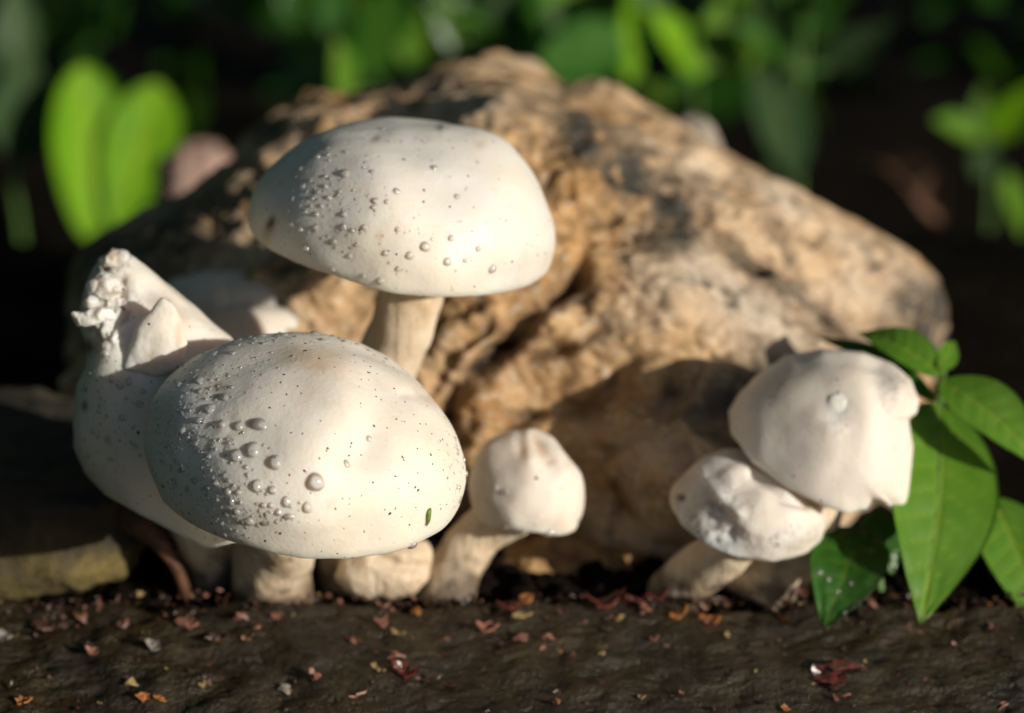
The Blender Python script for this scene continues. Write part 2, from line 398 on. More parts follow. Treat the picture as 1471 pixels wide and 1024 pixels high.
# ------------------------------------------------------------------ the rock
def blobs(px, py, lst):
    """soft spots at photo positions: (x, y, rx, ry, angle, amount)"""
    o = np.zeros(len(px))
    for (x, y, rx, ry, a, k) in lst:
        c, s = math.cos(math.radians(a)), math.sin(math.radians(a)); dx, dy = px-x, py-y
        u = (dx*c+dy*s)/rx; w = (-dx*s+dy*c)/ry
        o = np.maximum(o, k*np.exp(-(u*u+w*w)))
    return o
def strokes(px, py, paths):
    o = np.zeros(len(px))
    for pts, wd, k in paths:
        for (x0, y0), (x1, y1) in zip(pts[:-1], pts[1:]):
            dx, dy = x1-x0, y1-y0; t = np.clip(((px-x0)*dx+(py-y0)*dy)/(dx*dx+dy*dy), 0, 1)
            dd = np.hypot(px-x0-t*dx, py-y0-t*dy); o = np.maximum(o, k*np.exp(-(dd/wd)**2))
    return o
def build_rock():
    s, f = cs(230)
    e = np.sign(s)*np.abs(s)**0.95
    v = e*np.array([0.148, 0.130, 0.082]) + np.array([0.0, 0.184, 0.022])
    v[:, 0] += 0.002
    n = s/np.array([0.148, 0.125, 0.078]); n /= np.linalg.norm(n, axis=1)[:, None]
    v += n*(0.013*fbm(v*13, 3, seed=1))[:, None]
    poly = [(70, 520), (78, 430), (100, 370), (150, 322), (230, 292), (300, 258), (355, 200), (405, 150), (440, 137), (480, 134), (540, 128), (590, 110), (640, 88), (700, 82), (760, 88), (800, 112),
            (860, 124), (920, 145), (975, 168), (1020, 205), (1060, 226), (1130, 262), (1200, 305), (1270, 336), (1320, 365), (1350, 408), (1362, 450), (1355, 500), (1330, 600), (1290, 760), (1200, 900), (1000, 990), (700, 1010), (400, 990), (200, 880), (110, 720)]
    v = fit_outline(v, poly, (700, 520), 4, lambda a: 1-sstep(0.35, 0.9, np.minimum(np.abs(a-math.pi/2)*-1+math.pi/2, 9)))
    n = vnormals(v, f); px, py, d = proj(v)
    # big relief: folds running up the face, a deep cleft, a shoulder on the right
    ca, sa = math.cos(math.radians(33)), math.sin(math.radians(33)); q = np.stack([v[:, 0]*ca-v[:, 2]*sa, v[:, 1], v[:, 0]*sa+v[:, 2]*ca], 1)
    rel = 0.0065*ridged(q*np.array([7, 17, 17]), 3, seed=4) - 0.0065
    rel += 0.0024*fbm(q*np.array([26, 50, 50]), 4, seed=6)
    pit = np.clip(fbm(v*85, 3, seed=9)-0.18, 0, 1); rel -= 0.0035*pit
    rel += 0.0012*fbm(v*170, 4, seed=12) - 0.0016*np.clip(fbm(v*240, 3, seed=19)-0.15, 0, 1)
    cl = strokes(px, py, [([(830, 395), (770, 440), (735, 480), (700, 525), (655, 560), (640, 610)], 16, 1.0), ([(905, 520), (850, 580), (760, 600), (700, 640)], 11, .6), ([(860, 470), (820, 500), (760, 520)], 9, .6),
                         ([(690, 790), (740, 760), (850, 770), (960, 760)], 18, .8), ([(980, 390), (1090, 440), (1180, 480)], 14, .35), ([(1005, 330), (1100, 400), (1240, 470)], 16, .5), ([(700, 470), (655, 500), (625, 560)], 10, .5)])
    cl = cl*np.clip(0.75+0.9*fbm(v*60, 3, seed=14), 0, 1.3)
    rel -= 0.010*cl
    lump = blobs(px, py, [(620, 620, 60, 60, 0, 1), (900, 600, 90, 70, 0, .7), (800, 800, 110, 40, 0, .7), (720, 130, 90, 40, 0, .6), (1000, 420, 120, 60, 30, .5), (455, 165, 30, 30, 0, .6), (700, 570, 40, 40, 0, .5)])
    rel += 0.006*lump + 0.032*blobs(px, py, [(1030, 700, 190, 150, 0, 1)])
    edge = np.clip(np.abs(n @ FW)*2.2, 0.25, 1)
    v = v + n*(rel*edge)[:, None]
    lich_shade = blobs(px, py, [(840, 195, 60, 40, 40, .9), (905, 250, 60, 45, 45, 1.0), (965, 300, 70, 40, 60, 1.0), (965, 345, 40, 50, 70, .8), (830, 430, 30, 12, -40, .6), (650, 110, 20, 30, 20, .7), (600, 130, 12, 25, 20, .7),
                          (1120, 400, 130, 18, 33, .75), (1200, 470, 80, 16, 30, .7), (1330, 440, 45, 50, 0, .9), (1345, 470, 30, 60, 0, .9), (250, 330, 150, 50, -25, .8), (160, 380, 90, 60, -20, .9), (390, 190, 30, 40, -40, .8), (870, 480, 30, 12, -30, .5), (1040, 560, 120, 25, -30, .8), (780, 155, 40, 25, 20, .5)])  # left end and lower-right streak paint the caps' shade; the rest is lichen
    pale = blobs(px, py, [(1060, 440, 130, 50, 28, .9), (1160, 420, 60, 25, 30, .5), (990, 400, 50, 50, 0, .8), (1000, 250, 60, 30, 40, .5), (1120, 280, 45, 20, 30, .7), (660, 150, 60, 30, 0, .4), (930, 420, 50, 50, 0, .6), (1240, 400, 90, 30, 35, .4), (1010, 185, 25, 15, 40, .7)])
    och = blobs(px, py, [(840, 260, 70, 80, 0, .9), (900, 170, 90, 25, 25, .7), (660, 600, 70, 90, 0, .7), (840, 360, 50, 60, 0, .8), (770, 800, 120, 50, 0, .9), (1190, 360, 40, 20, 35, .5), (720, 420, 60, 40, 0, .5), (850, 640, 80, 60, 0, .4), (540, 160, 80, 25, 0, .4)])
    root = thing('rock', (0.0, 0.16, -0.03), 'large tan weathered rock with dark lichens and painted shade behind the white mushrooms', 'rock')
    o = link_mesh('rock_body', v, f, M_ROCK, root, attrs={'lichen_shade': lich_shade, 'pale': pale, 'ochre': och, 'crack': np.clip(cl*0.8+2.0*pit*0.5, 0, 1)})
    return v, f
RV, RF = build_rock()
def bvh(v, f): return BVHTree.FromPolygons(v.tolist(), f.tolist() if not isinstance(f, list) else f)
ROCKB = bvh(RV, RF)
def ray(b, px, py):
    dr = P(px, py, 1.0)-CAM; dr /= np.linalg.norm(dr)
    loc, nor, i, dist = b.ray_cast(Vector(CAM), Vector(dr))
    if loc is None: return None
    nor = np.array(nor)
    if nor @ dr > 0: nor = -nor
    return np.array(loc), nor

def puff(poly, c, d, thick, n=40, seed=0, rough=0.0, sig=4, fs=80, e=0.9, tilt=(0, 0)):
    """rounded solid with the outline poly (photo px), centre c at depth d, thickness in metres"""
    s, f = cs(n); pl = np.array(poly, dtype=float)
    rx = (pl[:, 0].max()-pl[:, 0].min())/2*KPX*d; ry = (pl[:, 1].max()-pl[:, 1].min())/2*KPX*d
    q = np.sign(s)*np.abs(s)**e
    v = P(c[0], c[1], d) + q[:, 0:1]*rx*RT + q[:, 1:2]*ry*UP + (q[:, 2]*thick/2 + q[:, 0]*rx*tilt[0] + q[:, 1]*ry*tilt[1])[:, None]*FW
    if np.linalg.det(np.stack([RT, UP, FW])) < 0: f = f[:, ::-1]
    v = fit_outline(v, poly, c, sig)
    if rough > 0:
        nn = vnormals(v, f); v = v + nn*(rough*fbm(v*fs, 4, seed=seed))[:, None]
    return v, f

def build_block():
    s, f = cs(70); e = np.sign(s)*np.abs(s)**0.35
    v = e*np.array([0.085, 0.045, 0.028])
    v[:, 2] -= 0.16*(v[:, 0]+0.05)*sstep(0.0, 0.034, v[:, 2])
    c = P(215, 860, 0.705); 
    v += np.array([c[0]-0.087, 0.047, 0.018])
    v[:, 2] -= np.clip(v[:, 1]-0.01, 0, 1)*0.35*sstep(0.01, 0.058, v[:, 2])
    nn = vnormals(v, f); v += nn*(0.0035*fbm(v*30, 4, seed=21)+0.0012*fbm(v*120, 4, seed=22))[:, None]
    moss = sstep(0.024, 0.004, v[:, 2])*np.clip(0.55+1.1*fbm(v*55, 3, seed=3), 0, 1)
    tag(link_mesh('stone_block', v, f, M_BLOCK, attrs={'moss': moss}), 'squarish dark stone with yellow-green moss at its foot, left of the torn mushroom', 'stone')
build_block()

# ------------------------------------------------------------------ mushrooms
def rot_tilt(ax_deg, ay_deg, az=0):
    return np.array(Matrix.Rotation(math.radians(az), 3, 'Z') @ Matrix.Rotation(math.radians(ay_deg), 3, 'Y') @ Matrix.Rotation(math.radians(ax_deg), 3, 'X'))
def cap_shape(R, h, tilt=(0, 0), e1=0.85, e2=0.95, nu=220, nv=120, seed=0, wob=0.05):
    """dome with an inrolled rim and a hollow underside; returns local verts, faces, count of rings on the skin"""
    ts = np.linspace(0, 1, nv); prof = []
    for t in ts:
        if t < 0.72:
            a = t/0.72*math.pi/2; prof.append((R*math.sin(a)**e1, h*math.cos(a)**e2))
        elif t < 0.86:
            a = (t-0.72)/0.14*math.pi*0.95; prof.append((R-0.035*R*(1-math.cos(a)), -0.085*R*math.sin(a)-0.02*R*(t-0.72)/0.14))
        else:
            s = (t-0.86)/0.14; prof.append((R*(0.93-0.78*s), -0.02*R+s*0.30*h))
    prof = np.array(prof); prof[0, 0] = 1e-5
    th = np.arange(nu)*2*math.pi/nu
    v = np.stack([(np.cos(th)[:, None]*prof[:, 0]).ravel(), (np.sin(th)[:, None]*prof[:, 0]).ravel(), np.tile(prof[:, 1], nu)], 1)
    v = v*(1 + wob*fbm(v/R*1.3, 2, seed=seed))[:, None]
    M = rot_tilt(*tilt); return v @ M.T, grid_faces(nu, nv, True), M
def gill_verts(center, M, R, h, n=110):
    rs = np.linspace(0.16, 0.88, 8)*R; V = []
    for i in range(n*2):
        a = i*math.pi/n; dz = -0.0028*(i % 2)*(R/0.045)
        for k, r in enumerate(rs):
            s = (0.93-r/R)/0.78; V.append((r*math.cos(a), r*math.sin(a), 0.05*R+s*0.26*h+dz*math.sin(math.pi*min(1, 0.15+0.8*s))))
    return np.array(V) @ M.T + center, grid_faces(n*2, 8, True)

CAPS = {}
def mushroom(key, label, base, cpx, depth, R, h, poly, mat, tilt=(0, 0), rel=None, attr=None, stem=None, stem_r=None, seed=0, sig=4, e1=0.85, e2=0.95, wob=0.05, micro=0.00007, group=None, cut=None, gills=True):
    root = thing('mushroom', base, label, 'mushroom', group)
    cen = P(cpx[0], cpx[1], depth)
    v, f, M = cap_shape(R, h, tilt, e1, e2, seed=seed, wob=wob); v = v + cen
    pl = np.array(poly); cc = ((pl[:, 0].min()+pl[:, 0].max())/2, (pl[:, 1].min()+pl[:, 1].max())/2)
    gv, gf = gill_verts(cen, M, R, h); nc = len(v)
    va = fit_outline(np.concatenate([v, gv]), poly, cc, sig); v = va[:nc]; gv = va[nc:]
    n = vnormals(v, f)
    if (n[f[40, 0]] @ (v[f[40, 0]]-cen)) < 0: f = f[:, ::-1]; n = -n
    px, py, d = proj(v); facing = np.clip(-(n @ FW), 0, 1)
    dd = micro*fbm(v*230, 3, seed=seed+5) + 0.00022*fbm(v*34, 2, seed=seed+8)
    if rel is not None: dd = dd + rel(px, py, v)*facing
    v = v + n*dd[:, None]
    at = attr(px, py, v, facing) if attr else {}
    o = link_mesh('cap', v, f, mat, root, attrs=at)
    if gills: link_mesh('gills', gv, gf, M_GILL, root, smooth=False)
    if stem:
        sv, sf = tube(stem, stem_r, 40, 0.09, seed, 16, fscale=80)
        zz = sv[:, 2]; soil = np.clip(1.0 - (zz-0.0)/0.009 + 0.9*fbm(sv*150, 3, seed=seed), 0, 1)*0.85
        link_mesh('stem', sv, sf, M_STEM, root, attrs={'dark': soil})
    CAPS[key] = (v, f, bvh(v, f), root)
    return root

# upper mushroom
def rel_up(px, py, v):
    return 0.0007*blobs(px, py, [(720, 205, 40, 25, 20, 1)]) - 0.0016*blobs(px, py, [(640, 260, 60, 120, -20, 1)]) - 0.0016*blobs(px, py, [(386, 320, 7, 14, 20, 1)])
def at_up(px, py, v, fc):
    return {'stain': np.clip(blobs(px, py, [(440, 392, 70, 10, 17, .5), (385, 335, 10, 22, 20, .6), (760, 370, 40, 20, -20, .22), (545, 340, 5, 10, 0, .6), (690, 208, 8, 6, 0, .6)]), 0, 1), 'dark': blobs(px, py, [(386, 320, 5, 11, 20, 1.0), (540, 198, 8, 4, -30, .7), (632, 182, 5, 4, 0, .8)])}
up_c = (578, 345); up_d = 0.672
mushroom('upper', 'tall white mushroom with smooth dewy cap on a slanting stem before the rock', P(512, 856, 0.712), up_c, up_d, 0.0425, 0.035,
         [(352, 300), (362, 268), (385, 240), (420, 210), (460, 187), (510, 172), (560, 168), (620, 172), (680, 182), (715, 190), (745, 215), (770, 250), (788, 290), (798, 330), (800, 360), (790, 390), (765, 412), (730, 422), (680, 428), (620, 428), (560, 420), (510, 407), (450, 388), (400, 367), (365, 342), (353, 322)],
         M_CAP2, (0, 8), rel_up, at_up, [P(512, 862, .712), P(522, 680, .704), P(552, 535, .694), P(586, 445, .682), P(594, 380, .677)], [.0125, .0105, .0094, .0088, .0092], seed=3, sig=10)

# mushroom half hidden behind
def rel_bh(px, py, v):
    return -0.0035*strokes(px, py, [([(330, 425), (400, 428), (470, 428)], 14, 1)]) + 0.002*blobs(px, py, [(450, 455, 40, 20, 0, 1)])
mushroom('behind', 'cream mushroom cap half hidden between the torn mushroom and the tall one', P(370, 860, 0.758), (360, 470), 0.757, 0.028, 0.019,
         [(228, 440), (243, 402), (290, 389), (350, 388), (420, 396), (450, 409), (472, 425), (490, 450), (499, 485), (480, 530), (400, 560), (300, 545), (240, 500)],
         M_CAP3, (0, 5), rel_bh, lambda px, py, v, fc: {'stain': blobs(px, py, [(310, 450, 70, 30, 0, .45), (380, 400, 80, 14, 0, .3)])},
         [P(372, 850, .765), P(368, 650, .764), P(362, 520, .76)], [.010, .009, .0085], seed=9)

# torn mushroom on the left
RIDGE = [(168, 362), (200, 372), (250, 415), (335, 485)]
def rel_l(px, py, v):
    r = 0.0022*strokes(px, py, [(RIDGE, 10, 1)])
    r -= 0.0060*blobs(px, py, [(180, 440, 42, 40, 0, 1), (215, 420, 30, 22, 35, .7)])
    lo = sstep(520, 470, py)*sstep(200, 165, px)
    r += lo*0.0040*fbm(v*170, 3, seed=31)
    r -= 0.003*blobs(px, py, [(118, 500, 22, 18, 0, 1), (150, 385, 20, 8, -20, .8)])
    return r
def at_l(px, py, v, fc):
    return {'torn': np.clip(sstep(500, 440, py)*sstep(205, 160, px)*0.35, 0, 1),
            'stain': blobs(px, py, [(250, 450, 20, 40, -30, .35), (125, 495, 14, 16, 0, .7), (260, 500, 60, 12, 0, .2)]), 'dark': blobs(px, py, [(122, 583, 5, 8, 0, .9), (240, 430, 7, 3, 30, .9), (123, 500, 7, 9, 0, .7), (140, 372, 14, 5, -40, .5)])}
l_root = mushroom('left', 'torn white mushroom with ragged upper edge and a folded flap, beside the mossy stone', P(318, 866, 0.71), (240, 700), 0.672, 0.0265, 0.060,
         [(165, 355), (188, 361), (225, 390), (280, 437), (335, 485), (365, 560), (375, 680), (350, 775), (300, 788), (255, 768), (200, 740), (150, 710), (118, 680), (104, 640), (105, 590), (110, 552), (123, 525), (119, 492), (114, 470), (117, 445), (121, 412), (136, 378)],
         M_CAP, (0, -8), rel_l, at_l, [P(318, 872, .712), P(305, 800, .704), P(280, 740, .692), P(260, 690, .684)], [.0095, .0088, .0085, .009], seed=5, sig=2, e1=0.7)
def extra(name, poly, c, d, thick, parent, mat, seed=0, rough=0.0006, attrs=None, n=26, fs=160, e=0.85, tilt=(0, 0), sig=4):
    v, f = puff(poly, c, d, thick, n, seed, rough, sig, fs, e, tilt)
    return link_mesh(name, v, f, mat, parent, attrs=attrs(*proj(v)[:2], v) if attrs else None), v, f
def surf_depth(key, px, py, off=0.0):
    h = ray(CAPS[key][2], px, py)
    return (h[0]-CAM) @ FW - off
extra('torn_flap', [(176, 530), (183, 500), (203, 460), (232, 428), (248, 436), (263, 462), (268, 495), (262, 530), (225, 542)], (225, 490), surf_depth('left', 225, 490, 0.0030), 0.007, l_root, M_TORN, 3, 0.0005, lambda a, b, v: {'stain': blobs(a, b, [(218, 512, 8, 12, 30, .5), (258, 480, 6, 30, 0, .5), (235, 520, 25, 6, 0, .25)])}, tilt=(0.0, -0.1))
for k, (pl, c, off, th) in enumerate([
        ([(126, 405), (140, 396), (156, 392), (172, 402), (176, 418), (160, 430), (138, 432), (124, 424)], (149, 412), 0.004, 0.009),
        ([(142, 372), (160, 358), (182, 360), (192, 376), (180, 388), (158, 386), (142, 384)], (166, 374), 0.001, 0.007),
        ([(102, 450), (120, 446), (145, 440), (165, 442), (166, 458), (140, 466), (108, 471)], (132, 455), 0.004, 0.006),
        ([(120, 432), (130, 424), (140, 430), (136, 442), (122, 442)], (130, 434), 0.003, 0.004)]):
    hx = max(c[0], 136)
    extra('torn_shred', pl, c, surf_depth('left', hx, c[1], off), th, l_root, M_TORN, k, 0.0007, lambda a, b, v: {'stain': np.clip(0.15+0.8*fbm(v*140, 3, seed=2), 0, 0.6), 'torn': np.clip(0.35+fbm(v*200, 2, seed=6), 0, 0.8)}, 24, 220, 0.85, sig=3)

# front mushroom (in focus)
def rel_f(px, py, v):
    r = -0.0034*strokes(px, py, [([(545, 500), (560, 560), (530, 640)], 38, 1)]) + 0.0012*blobs(px, py, [(610, 590, 25, 12, 35, 1)])
    r -= 0.0016*strokes(px, py, [([(585, 562), (620, 572), (645, 590)], 7, 1)])
    r += 0.0016*blobs(px, py, [(450, 520, 60, 30, 0, 1)])
    wr = blobs(px, py, [(310, 620, 38, 42, 20, 1), (300, 570, 40, 30, -30, .5)]); r += wr*0.0006*fbm(v*260, 3, seed=41)
    return r
def at_f(px, py, v, fc):
    return {'stain': np.clip(blobs(px, py, [(450, 522, 52, 22, 10, .60), (440, 560, 60, 35, 0, .26), (622, 574, 32, 6, 25, .55), (600, 560, 30, 14, 30, .25), (312, 556, 6, 10, 20, .8), (300, 540, 30, 20, 0, .15), (560, 545, 60, 20, 30, .15)]), 0, 1), 'dark': blobs(px, py, [(311, 556, 3.5, 7, 25, .6)])}
f_c = (440, 695); f_d = 0.628
mushroom('front', 'broad white mushroom cap speckled with soil and beaded with water drops, overhanging the ledge', P(392, 858, 0.70), f_c, f_d, 0.0425, 0.040,
         [(420, 476), (460, 478), (510, 490), (555, 510), (600, 545), (635, 585), (655, 620), (670, 660), (672, 695), (660, 730), (635, 762), (600, 785), (560, 797), (500, 804), (440, 803), (380, 793), (320, 775), (270, 752), (235, 720), (215, 680), (205, 640), (207, 600), (215, 570), (240, 540), (280, 510), (330, 490), (370, 479)],
         M_CAP, (0, 4), rel_f, at_f, [P(392, 862, .70), P(392, 800, .688), P(410, 740, .665), P(425, 690, .645)], [.0118, .0116, .0108, .010], seed=1, sig=5)

# little round mushroom
def rel_s(px, py, v):
    r = -0.0013*strokes(px, py, [([(768, 622), (778, 640), (790, 660)], 7, 1), ([(745, 628), (748, 645)], 8, .6)]) + 0.0009*strokes(px, py, [([(757, 622), (762, 660)], 10, 1), ([(792, 632), (812, 672)], 12, .8)])
    return r + 0.0012*blobs(px, py, [(815, 690, 18, 20, 0, 1)])
mushroom('small', 'small round mushroom with puckered top and bent stem between the broad cap and the rock', P(655, 858, 0.705), (758, 738), 0.69, 0.0163, 0.022,
         [(672, 690), (680, 655), (700, 631), (735, 617), (768, 613), (795, 627), (815, 655), (835, 677), (841, 700), (838, 740), (826, 764), (800, 771), (770, 765), (735, 762), (700, 755), (680, 735), (673, 715)],
         M_CAP3, (0, 6), rel_s, lambda px, py, v, fc: {'stain': blobs(px, py, [(775, 640, 8, 22, -25, .75), (752, 645, 18, 25, 0, .4), (700, 640, 25, 20, -30, .3)])},
         [P(642, 868, .702), P(655, 815, .702), P(690, 765, .70), P(740, 735, .695)], [.0088, .0076, .0072, .007], seed=12, sig=9)

# right pair
def rel_r(px, py, v):
    r = -0.0030*strokes(px, py, [([(1262, 530), (1272, 580), (1290, 625), (1290, 680), (1272, 720)], 17, .7)]) + 0.0025*blobs(px, py, [(1285, 560, 26, 32, 0, 1)])
    r += 0.0007*strokes(px, py, [([(1235, 520), (1245, 600), (1240, 690)], 26, 1)])
    r -= 0.0022*blobs(px, py, [(1204, 586, 20, 20, 0, 1)])
    return r + blobs(px, py, [(1285, 560, 24, 30, 0, 1)])*0.0009*fbm(v*240, 3, seed=8)
r_root = mushroom('right', 'bell-shaped white mushroom with a peeled pit and notched torn edge beside the green leaves', P(1095, 865, 0.70), (1186, 660), 0.690, 0.0278, 0.030,
         [(1047, 590), (1060, 565), (1085, 540), (1130, 510), (1180, 500), (1240, 505), (1280, 520), (1310, 545), (1322, 575), (1318, 594), (1306, 602), (1312, 640), (1308, 690), (1302, 728), (1286, 741), (1272, 738), (1266, 728), (1262, 714), (1254, 716), (1246, 734), (1220, 742), (1180, 728), (1130, 700), (1080, 665), (1050, 625)],
         M_CAP3, (0, 27), rel_r, lambda px, py, v, fc: {'torn': blobs(px, py, [(1204, 586, 15, 17, 0, .75), (1195, 614, 18, 12, 0, .3), (1285, 560, 18, 24, 0, .3)]), 'stain': blobs(px, py, [(1130, 545, 60, 25, -30, .3), (1300, 560, 14, 30, 0, .2)])},
         [P(1085, 872, .698), P(1110, 825, .70), P(1145, 770, .698), P(1170, 700, .692)], [.0125, .0115, .0105, .010], seed=17, sig=1.2)
extra('peeled_patch', [(1184, 580), (1192, 568), (1205, 564), (1220, 572), (1224, 588), (1212, 604), (1195, 604), (1185, 594)], (1204, 586), surf_depth('right', 1204, 586, -0.0010), 0.0035, r_root, M_TORN, 2, 0.0002, None, 18, 600)
def rel_rs(px, py, v):
    g = blobs(px, py, [(1025, 735, 38, 42, 30, 1), (1040, 770, 40, 22, 20, .8)]); w = blobs(px, py, [(1125, 775, 50, 16, -18, 1)])
    r = -0.0030*g + (g*0.9+w*0.4)*0.0014*fbm(v*260, 3, seed=51) - 0.003*blobs(px, py, [(975, 714, 6, 6, 0, 1)])
    r += 0.0016*strokes(px, py, [([(1005, 672), (1020, 700), (1060, 735)], 9, 1)]) - 0.0035*strokes(px, py, [([(1085, 680), (1125, 712), (1160, 722)], 9, 1)])
    return r
rs_root = mushroom('right_small', 'smaller gnawed mushroom with rough grey-white wounds tucked under the bell-shaped one', P(985, 858, 0.70), (1072, 752), 0.684, 0.0222, 0.021,
         [(960, 715), (966, 695), (985, 677), (1010, 655), (1042, 643), (1080, 647), (1120, 668), (1155, 697), (1177, 722), (1187, 745), (1183, 775), (1160, 795), (1110, 808), (1060, 800), (1010, 782), (975, 752)],
         M_CAP3, (0, 18), rel_rs, lambda px, py, v, fc: {'torn': np.clip(blobs(px, py, [(1025, 740, 36, 40, 30, 1), (1040, 772, 42, 20, 20, 1), (1125, 776, 50, 15, -18, .75)]), 0, 1), 'dark': blobs(px, py, [(975, 714, 5, 5, 0, 1), (1015, 715, 10, 14, 0, .5)]), 'stain': blobs(px, py, [(975, 690, 20, 40, 20, .45), (1000, 740, 14, 30, 10, .5)])},
         [P(965, 862, .70), P(1000, 825, .692), P(1045, 790, .68), P(1062, 760, .675)], [.0085, .0078, .0072, .007], seed=23, sig=7, wob=0.08)

# broken cap piece lying at the foot of the tall stem
v, f = puff([(480, 830), (490, 800), (520, 785), (570, 775), (612, 772), (626, 790), (615, 830), (595, 856), (560, 862), (510, 858)], (552, 820), 0.693, 0.018, 36, 5, 0.0008, 6, 110, 0.95, (0, -0.2))
px, py, d = proj(v)
v = v + (0.0022*strokes(px, py, [([(540, 800), (580, 815), (620, 815)], 9, 1)]))[:, None]*FW
tag(link_mesh('mushroom_fragment', v, f, M_STEM), 'broken buff mushroom piece lying beneath the right rim of the broad cap', 'mushroom piece')

# ------------------------------------------------------------------ water drops
DV, DF = cs(8)
def orient(n):
    q = Vector(n).to_track_quat('Z', 'Y'); return np.array(q.to_matrix())
rnd = random.Random(11)
def drop_geo(loc, nor, rx, ry, hgt, seed):
    M = orient(nor); dn = np.array([0, 0, -1.0]); t = dn - nor*(dn @ nor); l = np.linalg.norm(t)
    if l > 0.15:
        t /= l; s = np.cross(nor, t)
    else: t, s = M[:, 0], M[:, 1]
    q = DV.copy(); sag = 1 - 0.22*q[:, 0]*(-1)
    w = 1 + 0.10*perlin(q*1.1+seed*3.7)
    v = loc + (q[:, 0]*ry*w)[:, None]*t + (q[:, 1]*rx*w*sag)[:, None]*s + (q[:, 2]*hgt)[:, None]*nor
    return v - nor*hgt*0.22
def drops(key, lst, label, group):
    for k, it in enumerate(lst):
        x, y, w = it[:3]; hh = it[3] if len(it) > 3 else w
        h = ray(CAPS[key][2], x, y)
        if h is None:
            for s in (4, 8, 12, 18):
                pl = CAPS[key][0]; c = proj(pl.mean(0)[None])
                u = np.array([c[0][0]-x, c[1][0]-y]); u /= np.linalg.norm(u); h = ray(CAPS[key][2], x+u[0]*s, y+u[1]*s)
                if h is not None: break
        if h is None: continue
        loc, nor = h; dd = (loc-CAM) @ FW; r = w*KPX*dd/2; r2 = hh*KPX*dd/2
        v = drop_geo(loc, nor, r, r2, min(r, r2)*0.85, k+len(key))
        tag(link_mesh('water_drop', v, DF, M_WATER), label, 'water drop', group)
def droplet_mist(key, boxes, name, label, seed):
    r = random.Random(seed); V = []; F = []; b = 0; s, f = cs(4)
    for (cx, cy, sx, sy, n, lo, hi) in boxes:
        for _ in range(n):
            h = ray(CAPS[key][2], r.gauss(cx, sx), r.gauss(cy, sy))
            if h is None: continue
            loc, nor = h; rr = (lo + (hi-lo)*r.random()**2.2)*KPX*0.64/2; M = orient(nor)
            V.append(loc + (s*np.array([rr, rr*r.uniform(0.85, 1.3), rr*0.6])) @ M.T); F.append(f+b); b += len(s)
    if V: tag(link_mesh(name, np.concatenate(V), np.concatenate(F), M_WATER), label, 'dew', kind='stuff')
FRONT_D = [(371, 609, 29, 20), (363, 646, 22, 27), (339, 654, 19, 22), (395, 664, 20, 23), (368, 698, 16, 20), (391, 704, 14, 14), (411, 721, 13, 18), (453, 692, 29, 28), (441, 729, 15, 18), (414, 742, 18, 10), (400, 736, 10, 12), (378, 726, 11, 9), (389, 726, 9, 9),
           (359, 749, 14, 15), (380, 752, 14, 8), (349, 750, 10, 9), (340, 735, 11, 11), (326, 706, 13, 12), (332, 721, 10, 12), (342, 707, 9, 9), (310, 694, 11, 11), (325, 738, 12, 10), (279, 690, 12, 10), (262, 672, 12, 14), (262, 619, 13, 14), (286, 604, 12, 12), (302, 587, 15, 18), (322, 570, 18, 13), (318, 609, 13, 12), (343, 612, 14, 17),
           (285, 545, 24, 15), (281, 637, 10, 9), (272, 623, 8, 8), (335, 507, 10, 9), (309, 507, 16, 9), (257, 552, 13, 11), (260, 593, 15, 6), (286, 562, 13, 8), (333, 556, 9, 8), (354, 671, 8, 8), (328, 690, 9, 7), (235, 663, 8, 8), (252, 664, 7, 7),
           (376, 479, 14, 11), (408, 477, 13, 10), (452, 479, 14, 12), (463, 489, 13, 10), (478, 483, 9, 7), (494, 490, 9, 7), (513, 495, 9, 7), (530, 504, 8, 7), (555, 516, 8, 7), (345, 488, 9, 7), (425, 484, 8, 6), (360, 484, 8, 7),
           (666, 660, 9, 10), (669, 680, 10, 12), (664, 719, 9, 11), (657, 647, 7, 8), (653, 630, 7, 7), (660, 700, 7, 8), (530, 630, 9, 10), (498, 666, 10, 14), (593, 783, 17, 14), (300, 655, 9, 9), (298, 700, 9, 7), (312, 718, 8, 8), (300, 735, 9, 7), (318, 752, 9, 7), (345, 722, 7, 7), (270, 700, 8, 6), (246, 640, 8, 8), (290, 672, 8, 7)]
drops('front', FRONT_D, 'clear water drop clinging to the broad front mushroom cap', 'water drops on the broad cap')
droplet_mist('front', [(290, 700, 45, 40, 220, 2, 6.5), (270, 610, 32, 40, 160, 2, 6), (320, 530, 45, 20, 70, 2, 6), (235, 640, 14, 45, 90, 2, 5), (430, 483, 70, 6, 60, 3, 7), (655, 670, 10, 40, 50, 2, 6), (350, 740, 40, 14, 90, 2, 6)], 'fine_dew', 'fine dew beads covering the shaded side of the broad cap', 4)
UPD = [(405, 265, 38), (510, 362, 28), (503, 385, 20), (585, 328, 28), (400, 408, 25), (302, 408, 22), (262, 400, 22), (247, 462, 20), (300, 455, 22), (398, 452, 24), (335, 275, 18), (308, 207, 25), (248, 250, 22), (257, 310, 22), (283, 290, 18), (335, 310, 20), (683, 522, 38), (629, 553, 30), (762, 575, 32), (527, 643, 28), (588, 462, 20), (545, 545, 25), (468, 625, 20), (360, 602, 20), (265, 528, 28), (420, 555, 22),
       (796, 347, 24), (717, 247, 28), (775, 492, 24), (870, 530, 22), (825, 570, 20), (920, 600, 36), (220, 355, 24), (215, 445, 22), (470, 455, 22), (430, 465, 20), (365, 505, 24), (447, 515, 18), (590, 600, 22), (550, 365, 20), (500, 260, 20), (345, 200, 20), (535, 110, 22), (410, 190, 18), (385, 330, 18), (205, 400, 20), (290, 350, 20), (320, 380, 18), (345, 350, 20), (310, 330, 18)]
